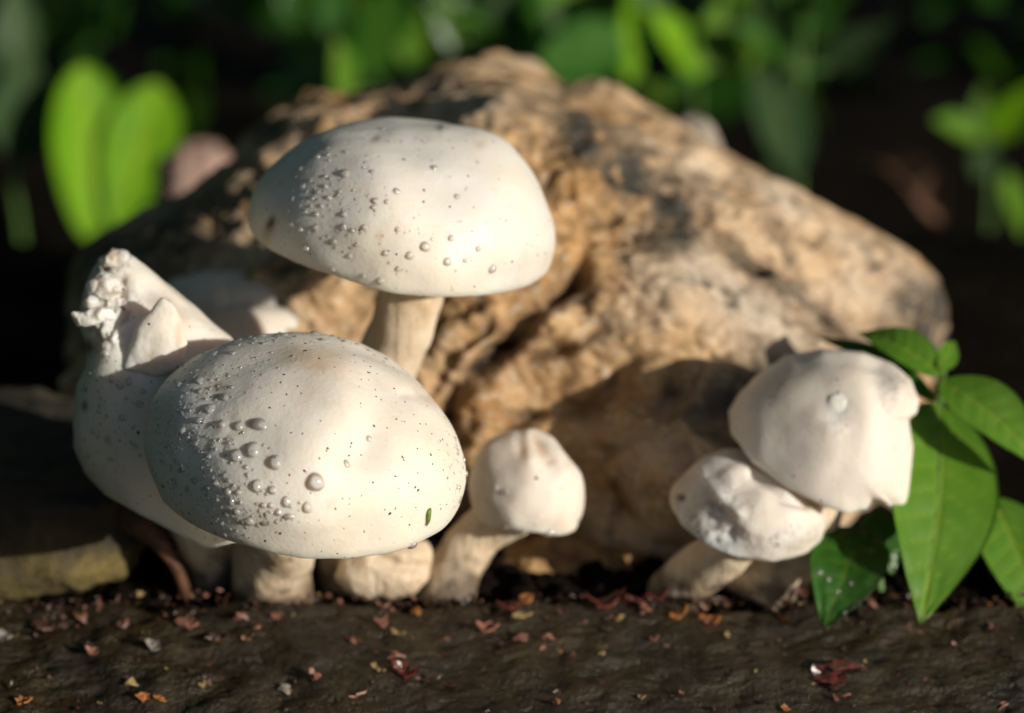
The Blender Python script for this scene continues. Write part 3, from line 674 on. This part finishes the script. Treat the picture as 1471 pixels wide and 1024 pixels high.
drops('upper', [(330+a/2.438, 140+b/2.438, w/2.45) for a, b, w in UPD], 'clear water drop on the tall mushroom cap', 'water drops on the tall cap')
droplet_mist('upper', [(455, 285, 38, 45, 120, 2.2, 5.5), (560, 330, 90, 60, 70, 2, 5), (520, 200, 60, 20, 50, 2, 5)], 'fine_dew', 'fine dew beads on the shaded left of the tall cap', 6)
drops('left', [(124, 553, 10), (150, 495, 12, 15), (130, 535, 10), (160, 545, 9, 12), (172, 553, 10, 14), (150, 507, 14, 12), (185, 548, 9, 14), (155, 632, 11, 12), (143, 590, 9), (175, 600, 10, 11), (200, 580, 10, 12), (133, 620, 9), (160, 660, 8), (195, 640, 9), (128, 655, 8), (205, 562, 9)], 'clear water drop on the torn mushroom', 'water drops on the torn mushroom')
droplet_mist('left', [(150, 590, 30, 60, 90, 2, 6)], 'fine_dew', 'fine dew beads on the torn mushroom', 7)
drops('small', [(790, 766, 20, 12), (727, 707, 9), (727, 757, 8), (712, 700, 9, 14), (833, 750, 8)], 'clear water drop on the small round mushroom', 'water drops on the small round mushroom')

# green husk stuck to the broad cap
h = ray(CAPS['front'][2], 614, 742)
loc, nor = h; a3 = P(617, 732, .6)-P(610, 753, .6); a3 -= nor*(a3 @ nor); a3 /= np.linalg.norm(a3); b3 = np.cross(nor, a3)
q, f = cs(8); L = 14*KPX*.6; tpr = 1-0.45*(q[:, 0] < -0.1)*np.abs(q[:, 0])
v = loc + nor*0.0004 + (q[:, 0]*L)[:, None]*a3 + (q[:, 1]*0.00075*tpr+0.0005*np.sin(q[:, 0]*2))[:, None]*b3 + (q[:, 2]*0.0006*tpr)[:, None]*nor
tag(link_mesh('seed_husk', v, f, mat_simple('husk', (0.10, 0.17, 0.02), (0.22, 0.27, 0.05), 900)), 'tiny green seed husk stuck to the lower rim of the broad cap', 'seed husk')

# ------------------------------------------------------------------ leaves and plants
def leaf_geo(base, tip, width, nrm, bend=0.0, fold=0.15, veins=9, nt=46, ns=23, shape=(0.75, 0.9), curl=0.0, thick=0.0003, seed=0, tipbend=0.0, wav=0.02):
    base = np.array(base); tip = np.array(tip); ax = tip-base; L = np.linalg.norm(ax); ax /= L
    n = nrm - ax*(nrm @ ax); n /= np.linalg.norm(n); side = np.cross(ax, n)
    t = np.linspace(0, 1, nt); s = np.linspace(-1, 1, ns); T, Sg = np.meshgrid(t, s, indexing='ij'); T = T.ravel(); Sg = Sg.ravel()
    w = width/2*np.clip(np.sin(math.pi*np.clip(T, 0, 1)**shape[0]), 0, 1)**shape[1]; w = w*(1-0.25*T**6)+0.0004*(1-T)
    cen = base + (ax*L)*T[:, None] + n*(bend*L*np.sin(math.pi*T) + tipbend*L*T**3)[:, None]
    ph = (T - 0.33*np.abs(Sg)**1.15*(w/L*2.0)*0.9)*veins*1.0
    fr = np.abs(ph-np.round(ph)); vein = np.exp(-(fr/0.085)**2)*np.clip(1.0-np.abs(Sg)*0.75, 0, 1)*sstep(0.02, 0.1, T); mid = np.exp(-(Sg*w/(0.02*width+1e-6))**2)
    vz = np.maximum(vein*0.7, mid)
    relf = -0.020*width*vz + wav*width*fbm(np.stack([T*4, Sg*1.5, T*0+seed], 1), 2, seed=seed) + 0.008*width*(1-vein)
    v = cen + side*(Sg*w)[:, None] + n*(fold*np.abs(Sg)**1.3*w - curl*Sg**2*w + relf)[:, None]
    nv = len(v); f = grid_faces(nt, ns).tolist(); vb = v - n*thick
    fb = [[a+nv for a in q[::-1]] for q in f]
    ring = [i*ns for i in range(nt)] + [(nt-1)*ns+j for j in range(1, ns)] + [i*ns+ns-1 for i in range(nt-2, -1, -1)] + [j for j in range(ns-2, 0, -1)]
    fs = [[ring[k], ring[(k+1) % len(ring)], ring[(k+1) % len(ring)]+nv, ring[k]+nv] for k in range(len(ring))]
    midp = base + (ax*L)*t[:, None] + n*(bend*L*np.sin(math.pi*t)+tipbend*L*t**3)[:, None] - n*(thick+0.012*width)
    return np.concatenate([v, vb]), f+fb+fs, np.tile(vz, 2), midp
TOCAM = -FW
def add_leaf(root, b, t, wpx, mat, nrm=None, rib=True, key=None, **kw):
    B = P(*b); T = P(*t); d = (b[2]+t[2])/2
    nn = TOCAM if nrm is None else nrm[0]*RT + nrm[1]*UP - nrm[2]*FW
    v, f, vz, mid = leaf_geo(B, T, wpx*KPX*d, np.array(nn), **kw)
    o = link_mesh('leaf', v, f, mat, root, attrs={'vein': vz})
    if key: CAPS[key] = (v, f, bvh(v, f), root)
    if rib:
        m = mid[::5]; rv, rf = tube(m, np.linspace(wpx*KPX*d*0.022, wpx*KPX*d*0.006, len(m)), 8, 0, 0, 3)
        link_mesh('midrib', rv, rf, M_GSTEM, o)
    return o
def add_stem(root, pts, r0, r1, mat=None):
    v, f = tube([P(*p) for p in pts], np.linspace(r0, r1, len(pts)), 10, 0, 0, 6); return link_mesh('stem', v, f, mat or M_GSTEM, root)
pl = thing('leafy_plant', P(1312, 868, 0.724), 'green broad-leaved seedling growing beside the bell-shaped mushroom', 'plant')
add_stem(pl, [(1312, 872, .724), (1328, 760, .728), (1342, 640, .726), (1350, 560, .718), (1354, 530, .708)], .0017, .0012)
add_leaf(pl, (1350, 580, .712), (1328, 890, .664), 172, M_LEAF, (0.25, 0.25, 1), bend=0.05, fold=0.18, veins=9, shape=(0.80, 0.80), seed=1, tipbend=-0.03)
add_leaf(pl, (1352, 548, .70), (1505, 680, .685), 92, M_LEAF, (0.15, 0.5, 0.8), bend=0.10, fold=0.25, veins=8, seed=2)
add_leaf(pl, (1352, 540, .70), (1232, 478, .715), 62, M_LEAF, (0.0, 0.65, 0.75), bend=0.12, fold=0.25, veins=8, seed=3)
add_leaf(pl, (1340, 575, .704), (1172, 484, .725), 40, M_LEAFD, (-0.1, 0.75, 0.6), bend=0.10, fold=0.2, veins=8, seed=4)
add_leaf(pl, (1350, 530, .70), (1372, 490, .715), 30, M_LEAF, (0.3, 0.3, 0.9), bend=0.05, seed=5, rib=False)
add_leaf(pl, (1425, 715, .712), (1500, 915, .69), 118, M_LEAF, (0.2, 0.35, 0.9), bend=0.06, fold=0.2, veins=8, seed=6)
add_stem(pl, [(1345, 650, .71), (1380, 690, .714), (1425, 715, .712)], .0012, .0009)
add_leaf(pl, (1405, 800, .735), (1425, 850, .73), 34, M_LEAF, (0, 0.5, 0.8), seed=8, rib=False)
p2 = thing('leafy_plant', P(1262, 868, 0.70), 'low dark glossy seedling with a wet leaf under the bell-shaped mushroom', 'plant')
add_stem(p2, [(1270, 880, .703), (1262, 830, .702), (1258, 770, .702), (1252, 735, .704)], .0014, .0010)
add_leaf(p2, (1238, 762, .694), (1186, 902, .668), 108, M_LEAFD, (-0.05, 0.45, 0.85), bend=0.10, fold=0.22, veins=7, shape=(0.8, 0.7), seed=11, wav=0.05, key='wetleaf')
add_leaf(p2, (1250, 735, .702), (1284, 826, .70), 66, M_LEAFD, (0.2, 0.3, 0.9), bend=0.05, seed=12)
add_leaf(p2, (1180, 825, .705), (1158, 842, .703), 26, M_LEAF, (0, 0.4, 0.9), seed=13, rib=False)
add_stem(p2, [(1259, 790, .702), (1245, 775, .70), (1238, 762, .694)], .0009, .0008)

drops('wetleaf', [(1178, 822, 10, 8), (1190, 832, 9, 8), (1204, 850, 8, 7), (1222, 838, 7, 7), (1213, 880, 7, 7)], 'clear water drop on the dark glossy seedling leaf', 'water drops on the seedling leaf')
def bg_plant(label, root_px, leaves, group='blurred plants behind the rock'):
    far = 1.25; root_px = root_px[:2] + (root_px[2]*far,)
    leaves = [(b[:2]+(b[2]*far,), t[:2]+(t[2]*far,), w, m, nr, kw) for b, t, w, m, nr, kw in leaves]
    # the foot stands on the bank behind the rock
    b0 = P(root_px[0], root_px[1], root_px[2]); gz = ground_z(b0[0], b0[1]); foot = np.array([b0[0], b0[1], gz-0.003])
    r = thing('background_plant', foot, label, 'plant', None)
    top = P(*leaves[0][0])
    v, f = tube([foot, (foot+b0)/2*1.0 + np.array([0.002, 0, 0]), b0], [.0024, .002, .0016], 8, 0, 0, 5); link_mesh('stem', v, f, M_GSTEM, r)
    for i, (b, t, w, m, nr, kw) in enumerate(leaves):
        v, f = tube([b0, (b0+P(*b))/2+np.array([0, 0, .003]), P(*b)], [.0015, .0012, .001], 6, 0, 0, 4); link_mesh('leaf_stalk', v, f, M_GSTEM, r)
        add_leaf(r, b, t, w, m, nr, rib=False, nt=24, ns=13, seed=i+3, **kw)
    return r
E = {}
bg_plant('bright lime leaf pair rising behind the rock near its low end', (150, 360, 1.10), [((128, 345, 1.10), (118, 92, 1.08), 118, M_LEAFY, (0.55, 0.1, 0.8), dict(shape=(1.5, 0.42), fold=0.2)), ((165, 335, 1.10), (228, 118, 1.09), 112, M_LEAFY, (0.35, 0.2, 0.9), dict(shape=(1.6, 0.45), fold=0.15))])
bg_plant('dull blue-green leaves behind the lime leaf pair', (20, 260, 1.10), [((30, 235, 1.10), (40, 55, 1.08), 95, M_LEAFB, (0.2, 0.3, 0.9), {}), ((5, 200, 1.10), (-30, 20, 1.10), 90, M_LEAFB, (0.2, 0.3, 0.9), {}), ((20, 120, 1.12), (25, -40, 1.12), 70, M_LEAFB, (0.3, 0.2, 0.9), {})])
bg_plant('mid-green leafy shoots over the left shoulder of the rock peak', (560, 140, 1.12), [((535, 110, 1.12), (560, -40, 1.08), 110, M_LEAFD, (0.4, 0.2, 0.9), {}), ((600, 110, 1.12), (650, -10, 1.10), 100, M_LEAF, (0.3, 0.5, 0.8), {}), ((500, 140, 1.10), (482, 55, 1.08), 56, M_LEAF, (0.6, 0.2, 0.8), {}), ((570, 120, 1.15), (700, 40, 1.15), 70, M_LEAFB, (0, 0.6, 0.8), {}), ((555, 140, 1.14), (590, 60, 1.13), 90, M_LEAFD, (0, 0.5, 0.9), {})])
bg_plant('thin shaded shoots rising just behind the rock peak', (690, 120, 1.16), [((680, 90, 1.16), (640, -20, 1.15), 70, M_LEAFD, (0.3, 0.4, 0.8), {}), ((700, 80, 1.17), (740, -30, 1.16), 60, M_LEAFB, (0.2, 0.5, 0.8), {}), ((690, 110, 1.17), (620, 60, 1.16), 60, M_LEAFD, (0.1, 0.6, 0.8), {}), ((420, 40, 1.2), (450, -60, 1.2), 60, M_LEAFD, (0.1, 0.6, 0.8), {})])
bg_plant('glossy round-leaved plant behind the rock peak', (900, 150, 1.14), [((895, 55, 1.10), (775, 92, 1.06), 92, M_LEAFD, (0.46, 0.06, 0.89), dict(shape=(0.9, 0.5), fold=0.1)), ((890, 110, 1.14), (850, 30, 1.14), 80, M_LEAFD, (0.3, 0.3, 0.9), {}), ((905, 120, 1.12), (905, -30, 1.10), 52, M_LEAFY, (0.6, 0.2, 0.8), {}), ((850, 40, 1.15), (780, -20, 1.15), 80, M_LEAF, (0.2, 0.5, 0.8), {}), ((925, 110, 1.14), (960, 155, 1.10), 52, M_LEAF, (0.4, 0.4, 0.8), {})])
bg_plant('bright green sprig right of the glossy leaves behind the rock', (990, 160, 1.15), [((1010, 105, 1.13), (928, 8, 1.10), 70, M_LEAFY, (0.6, 0.2, 0.7), {}), ((1010, 100, 1.13), (1052, -20, 1.12), 70, M_LEAF, (0.5, 0.3, 0.8), {}), ((985, 130, 1.15), (975, 60, 1.14), 60, M_LEAFD, (0.2, 0.4, 0.9), {})])
bg_plant('drooping grey-green leaf hanging behind the rock', (1100, 120, 1.17), [((1080, 110, 1.15), (1085, 0, 1.13), 56, M_LEAF, (0.2, 0.4, 0.9), {}), ((1108, 95, 1.14), (1140, 258, 1.08), 92, M_LEAFB, (0.2, 0.1, 1.0), dict(shape=(0.9, 0.6))), ((1120, 80, 1.16), (1218, 68, 1.13), 50, M_LEAF, (0.1, 0.6, 0.8), {}), ((1100, 60, 1.16), (1130, -40, 1.14), 50, M_LEAF, (0.3, 0.4, 0.9), {})])
bg_plant('small lit sprig in the dark bed beyond the rock', (1425, 240, 1.14), [((1410, 195, 1.12), (1340, 172, 1.10), 52, M_LEAF, (0.2, 0.5, 0.8), {}), ((1430, 200, 1.12), (1490, 115, 1.10), 56, M_LEAFY, (0.3, 0.4, 0.8), {}), ((1415, 190, 1.13), (1412, 120, 1.13), 34, M_LEAF, (-0.3, 0.4, 0.9), {}), ((1450, 250, 1.11), (1470, 345, 1.08), 50, M_LEAF, (0.4, 0.3, 0.8), {}), ((1420, 215, 1.13), (1405, 262, 1.11), 40, M_LEAFB, (0, 0.4, 0.9), {})])

rb = random.Random(31)
for k, (x, y, lab) in enumerate([(770, 50, 'dim shoot filling the gap beside the glossy leaves'), (1000, 40, 'dim shoot behind the bright green sprig'), (600, 20, 'dim shoot behind the mid-green leafy shoots'), (1150, 40, 'dim shoot beyond the drooping grey-green leaf')]):
    d0 = rb.uniform(1.12, 1.2); lv = []
    for j in range(7 if 400 < x < 1100 else 5):
        a = rb.uniform(0.2, 2.9); L = rb.uniform(60, 130); bx = x+rb.uniform(-60, 60); by = y+rb.uniform(-30, 60)
        lv.append(((bx, by, d0), (bx+L*math.cos(a), by-L*math.sin(a), d0-0.02), L*rb.uniform(0.45, 0.65), rb.choice((M_LEAFD, M_LEAFD, M_LEAFB, M_LEAF)) if 400 < x < 1100 else rb.choice((M_LEAFD, M_LEAFB)), (rb.uniform(-0.7, 0.6), rb.uniform(0, 0.7), 0.8), {}))
    bg_plant(lab, (x, y+70, d0), lv)

# ------------------------------------------------------------------ stones, twigs, dead leaves behind
def stone(poly, c, d, th, mat, label, seed):
    v, f = puff(poly, c, d, th, 40, seed, 0.0028, 5, 75, 0.85)
    tag(link_mesh('pebble', v, f, mat), label, 'stone')
M_PINKST = mat_simple('pinkish_stone', (0.28, 0.17, 0.13), (0.42, 0.28, 0.22), 60, 0.7)
M_OCHST = mat_simple('ochre_stone', (0.16, 0.08, 0.03), (0.48, 0.29, 0.12), 110, 0.75, 0.4, 0.8)
M_GREYST = mat_simple('grey_stone', (0.22, 0.19, 0.15), (0.42, 0.36, 0.30), 60, 0.7)
stone([(218, 290), (228, 230), (255, 208), (300, 205), (345, 225), (350, 300), (250, 320)], (285, 262), 1.16, 0.05, M_PINKST, 'blurred pinkish stone between the lime leaves and the rock', 3)
stone([(690, 845), (700, 800), (735, 768), (790, 760), (850, 775), (900, 790), (940, 790), (950, 820), (935, 850), (820, 875), (720, 870)], (820, 815), 0.728, 0.03, M_OCHST, 'lumpy ochre stone at the foot of the rock, beside the small round mushroom', 6)
stone([(960, 190), (972, 165), (995, 160), (1022, 180), (1036, 215), (1020, 250), (970, 240)], (998, 205), 0.90, 0.03, M_GREYST, 'small pale stone peeping over the back of the rock', 4)
def dead_leaf(b, t, w, mat, nr, label, seed, name='dead_leaf', group=None):
    v, f, vz, m = leaf_geo(P(*b), P(*t), w*KPX*b[2], nr[0]*RT+nr[1]*UP-nr[2]*FW, bend=0.08, fold=0.3, seed=seed, nt=20, ns=11, wav=0.12, curl=-0.2)
    return tag(link_mesh(name, v, f, mat), label, 'dead leaf', group)
M_DEAD = mat_simple('dead_leaf_brown', (0.11, 0.05, 0.028), (0.20, 0.10, 0.055), 60, 0.7)
dead_leaf((1255, 235, 1.38), (1355, 325, 1.32), 95, M_DEAD, (0.2, 0.7, 0.7), 'dim brown dead leaf on the ground beyond the right end of the rock', 1)
rr = random.Random(5)
for k in range(14):
    x = rr.uniform(-0.40, 0.45); y = rr.uniform(0.38, 1.1); z = ground_z(np.array(x), np.array(y)) + 0.008; a = rr.uniform(0, 6.28); L = rr.uniform(.03, .06)
    v, f, vz, m = leaf_geo((x, y, z), (x+L*math.cos(a), y+L*math.sin(a), z+rr.uniform(-.004, .012)), L*rr.uniform(.35, .6), np.array([rr.uniform(-.3, .3), -.2, 1.0]), bend=0.1, fold=0.3, seed=k, nt=14, ns=9, wav=0.12)
    tag(link_mesh('dead_leaf', v, f, M_DEAD), 'dim brown dead leaf lying in the dark bed behind the rock', 'dead leaf', 'dead leaves behind the rock')
v, f = tube([P(150, 728, .70), P(185, 745, .694), P(222, 772, .69), P(250, 810, .692), P(272, 862, .70)], [.0042, .0038, .003, .002, .0016], 12, 0.15, 3, 8)
tag(link_mesh('root', v, f, M_BARK), 'thin reddish brown root curving down beside the mossy stone', 'root')

# ------------------------------------------------------------------ litter on the ledge
def on_ledge(px, py):
    dr = P(px, py, 1.0)-CAM; t = -CAM[2]/dr[2]; p = CAM+dr*t
    p[2] = ledge_h(p[None])[0] - (0.006 if p[1] > 0.0 else 0); return p
def chip(p, L, w, ang, mat, seed, lift=0.45):
    """a torn flake: ragged outline, curled plate with thickness"""
    r = random.Random(seed); na = r.choice((9, 11, 13)); ks = (0.0, 0.5, 1.0)
    a = np.arange(na)*2*math.pi/na; rad = np.array([r.uniform(0.55, 1.1) for _ in range(na)])
    top = [(0.0, 0.0)] + [(k*q*math.cos(t), k*q*math.sin(t)) for k in ks[1:] for t, q in zip(a, rad)]
    xy = np.array(top); c1, c2, tw = r.uniform(-.7, 1.3), r.uniform(-.2, .9), r.uniform(-.6, .6)
    z = lift*(c1*xy[:, 0]**2 + c2*xy[:, 1]**2 + tw*xy[:, 0]*xy[:, 1]) + 0.06*np.array([r.gauss(0, 1) for _ in xy])
    th = 0.10+0.12*r.random(); n0 = len(xy)
    v = np.concatenate([np.column_stack([xy[:, 0]*L/2, xy[:, 1]*w/2, z*w]), np.column_stack([xy[:, 0]*L/2, xy[:, 1]*w/2, (z-th)*w])])
    f = []
    for j in range(na):
        k = (j+1) % na
        f += [[0, 1+j, 1+k, 1+k], [1+j, 1+na+j, 1+na+k, 1+k], [n0, n0+1+k, n0+1+j, n0+1+j], [n0+1+k, n0+1+na+k, n0+1+na+j, n0+1+j], [1+na+j, n0+1+na+j, n0+1+na+k, 1+na+k]]
    f = np.array(f)
    M = rot_tilt(r.uniform(-22, 22), r.uniform(-22, 22), math.degrees(ang)); v = v @ M.T
    return v + p + np.array([0, 0, -v[:, 2].min()*0.55]), f
def tri(f):
    return [list(dict.fromkeys(q)) for q in f.tolist()]
NAMED = [(132, 940, 22, 14, 0), (222, 936, 24, 18, 5), (190, 985, 26, 12, 4), (205, 1005, 26, 14, 1), (230, 1005, 20, 12, 1), (35, 1012, 24, 14, 1), (270, 905, 34, 22, 0), (312, 925, 36, 18, 3), (345, 895, 24, 14, 0), (175, 893, 26, 14, 0), (115, 882, 24, 14, 0), (60, 900, 44, 20, 3), (5, 912, 26, 16, 5), (395, 888, 24, 12, 0), (410, 985, 22, 16, 5), (453, 977, 24, 15, 0), (515, 998, 28, 11, 0), (505, 920, 20, 15, 0), (547, 895, 22, 15, 0), (550, 875, 24, 14, 0), (573, 911, 26, 10, 4), (597, 875, 18, 11, 1),
         (565, 945, 30, 14, 0), (545, 965, 24, 10, 4), (580, 968, 40, 22, 2), (610, 972, 50, 14, 3), (650, 980, 44, 8, 3), (700, 905, 34, 18, 0), (730, 880, 46, 18, 2), (755, 870, 26, 14, 1), (700, 872, 28, 16, 3), (745, 893, 38, 11, 4), (755, 920, 34, 12, 0), (790, 925, 20, 10, 0), (668, 862, 18, 12, 5), (770, 850, 22, 14, 0), (870, 870, 60, 24, 2), (915, 865, 60, 26, 2), (925, 878, 22, 16, 0), (945, 855, 40, 18, 2), (975, 887, 34, 14, 1), (1020, 890, 38, 15, 1), (1005, 868, 40, 18, 3), (1040, 863, 30, 14, 3), (890, 887, 20, 10, 4), (1043, 915, 14, 10, 4), (940, 918, 14, 9, 0),
         (1190, 972, 60, 26, 2), (1215, 962, 58, 20, 2), (1235, 960, 34, 16, 3), (1195, 985, 40, 18, 3), (1215, 998, 14, 10, 0), (1200, 1002, 12, 10, 0), (1420, 848, 34, 15, 1), (1150, 857, 22, 13, 0), (1252, 868, 22, 16, 0), (1125, 885, 18, 10, 1), (1280, 862, 26, 12, 3), (800, 1000, 18, 8, 3), (865, 945, 12, 10, 4), (800, 1010, 14, 9, 1), (1128, 1020, 18, 9, 1), (1440, 1010, 20, 8, 0)]
NM = ['pinkish', 'orange', 'dark red', 'brown', 'straw-coloured', 'greyish']
for k, (x, y, L, w, c) in enumerate(NAMED):
    p = on_ledge(x, y); sc_ = KPX*0.66
    v, f = chip(p, L*sc_*1.05, w*sc_*1.35, rnd.uniform(-0.6, 0.6), LIT[c], k+1)
    lab = {0: 'small pinkish bark chip on the wet ledge', 1: 'small orange leaf scrap on the wet ledge', 2: 'dark red glistening leaf scrap on the wet ledge', 3: 'brown rotting leaf scrap on the wet ledge', 4: 'straw-coloured scrap on the wet ledge', 5: 'greyish crumb of stone on the wet ledge'}[c]
    tag(link_mesh('litter_scrap', v, tri(f), LIT[c], smooth=False), lab, 'litter', NM[c]+' scraps on the ledge')
def crumbs(mat, n, seed, name, label, ybias):
    r = random.Random(seed); V = []; F = []; b = 0
    for k in range(n):
        x = r.uniform(-20, 1490); y = 852 + abs(r.gauss(0, ybias)) if r.random() < 0.72 else r.uniform(860, 1040)
        L = (2.5+11*r.random()**2.2)*KPX*0.66; v, f = chip(on_ledge(x, y), L, L*r.uniform(.5, .95), r.uniform(0, 3), mat, seed*1000+k); V.append(v); F.append(f+b); b += len(v)
    tag(link_mesh(name, np.concatenate(V), tri(np.concatenate(F)), mat, smooth=False), label, 'crumbs', kind='stuff')
crumbs(LIT[3], 900, 3, 'brown_crumbs', 'fine brown plant crumbs scattered over the ledge', 22)
crumbs(LIT[0], 160, 4, 'pinkish_crumbs', 'fine pinkish bark crumbs scattered over the ledge', 30)
crumbs(LIT[4], 60, 5, 'pale_crumbs', 'fine pale grit scattered over the ledge', 40)
# dark crumbly soil in the gap behind the ledge
r = random.Random(9); V = []; F = []; b = 0; s, f = cs(5)
for k in range(900):
    x = r.uniform(-0.2, 0.2); y = r.uniform(-0.002, 0.045); rad = r.uniform(.0015, .0045); q = s*(1+0.45*fbm(s*1.4+k*1.7, 2))[:, None]
    V.append(q*np.array([rad, rad, rad*.8])+np.array([x, y, -0.009+r.uniform(0, .003)])); F.append(f+b); b += len(s)
tag(link_mesh('soil_crumbs', np.concatenate(V), np.concatenate(F), M_SOIL), 'dark crumbly soil in the gap between ledge and rock', 'soil', kind='stuff')

# ------------------------------------------------------------------ hedges added out of view to shade the bed and tint it green
def added_hedge(name, x0, x1, y0, y1, h, n, label, seed):
    r = np.random.RandomState(seed); root = thing(name, ((x0+x1)/2, (y0+y1)/2, -0.35), label, 'added_hedge')
    c = np.stack([r.uniform(x0, x1, n), r.uniform(y0, y1, n), r.uniform(0, 1, n)**0.8*(h+0.2)-0.34], 1)
    c += np.stack([fbm(c*2.5, 2, seed=1), fbm(c*2.5, 2, seed=2), fbm(c*2.5, 2, seed=3)], 1)*0.15
    a = r.normal(size=(n, 3)); a /= np.linalg.norm(a, axis=1)[:, None]; b = np.cross(a, r.normal(size=(n, 3))); b /= np.linalg.norm(b, axis=1)[:, None]
    L = r.uniform(0.03, 0.055, n)[:, None]; w = L*0.5
    v = np.stack([c-a*L, c+b*w, c+a*L, c-b*w], 1).reshape(-1, 3); f = np.arange(n*4).reshape(-1, 4)
    link_mesh('foliage', v, f, M_LEAFD, root, smooth=False)
    for k in range(7):
        x = x0+(x1-x0)*(k+.5)/7 if x1-x0 > y1-y0 else (x0+x1)/2; y = y0+(y1-y0)*(k+.5)/7 if y1-y0 > x1-x0 else (y0+y1)/2
        tv, tf = tube([(x, y, -0.36), (x+.02, y, h*.4), (x, y+.02, h*.85)], [.022, .016, .007], 10, 0.15, k, 5); link_mesh('trunk', tv, tf, M_BARK, root)
added_hedge('added_hedge', -2.6, 3.0, 1.25, 1.75, 1.9, 26000, 'added dark green leaf screen, out of view, shading the bed far behind the rock', 1)
added_hedge('added_hedge', -1.5, -1.0, -0.9, 1.2, 1.3, 15000, 'added leaf screen, out of view, for green bounce light past the mossy stone', 2)
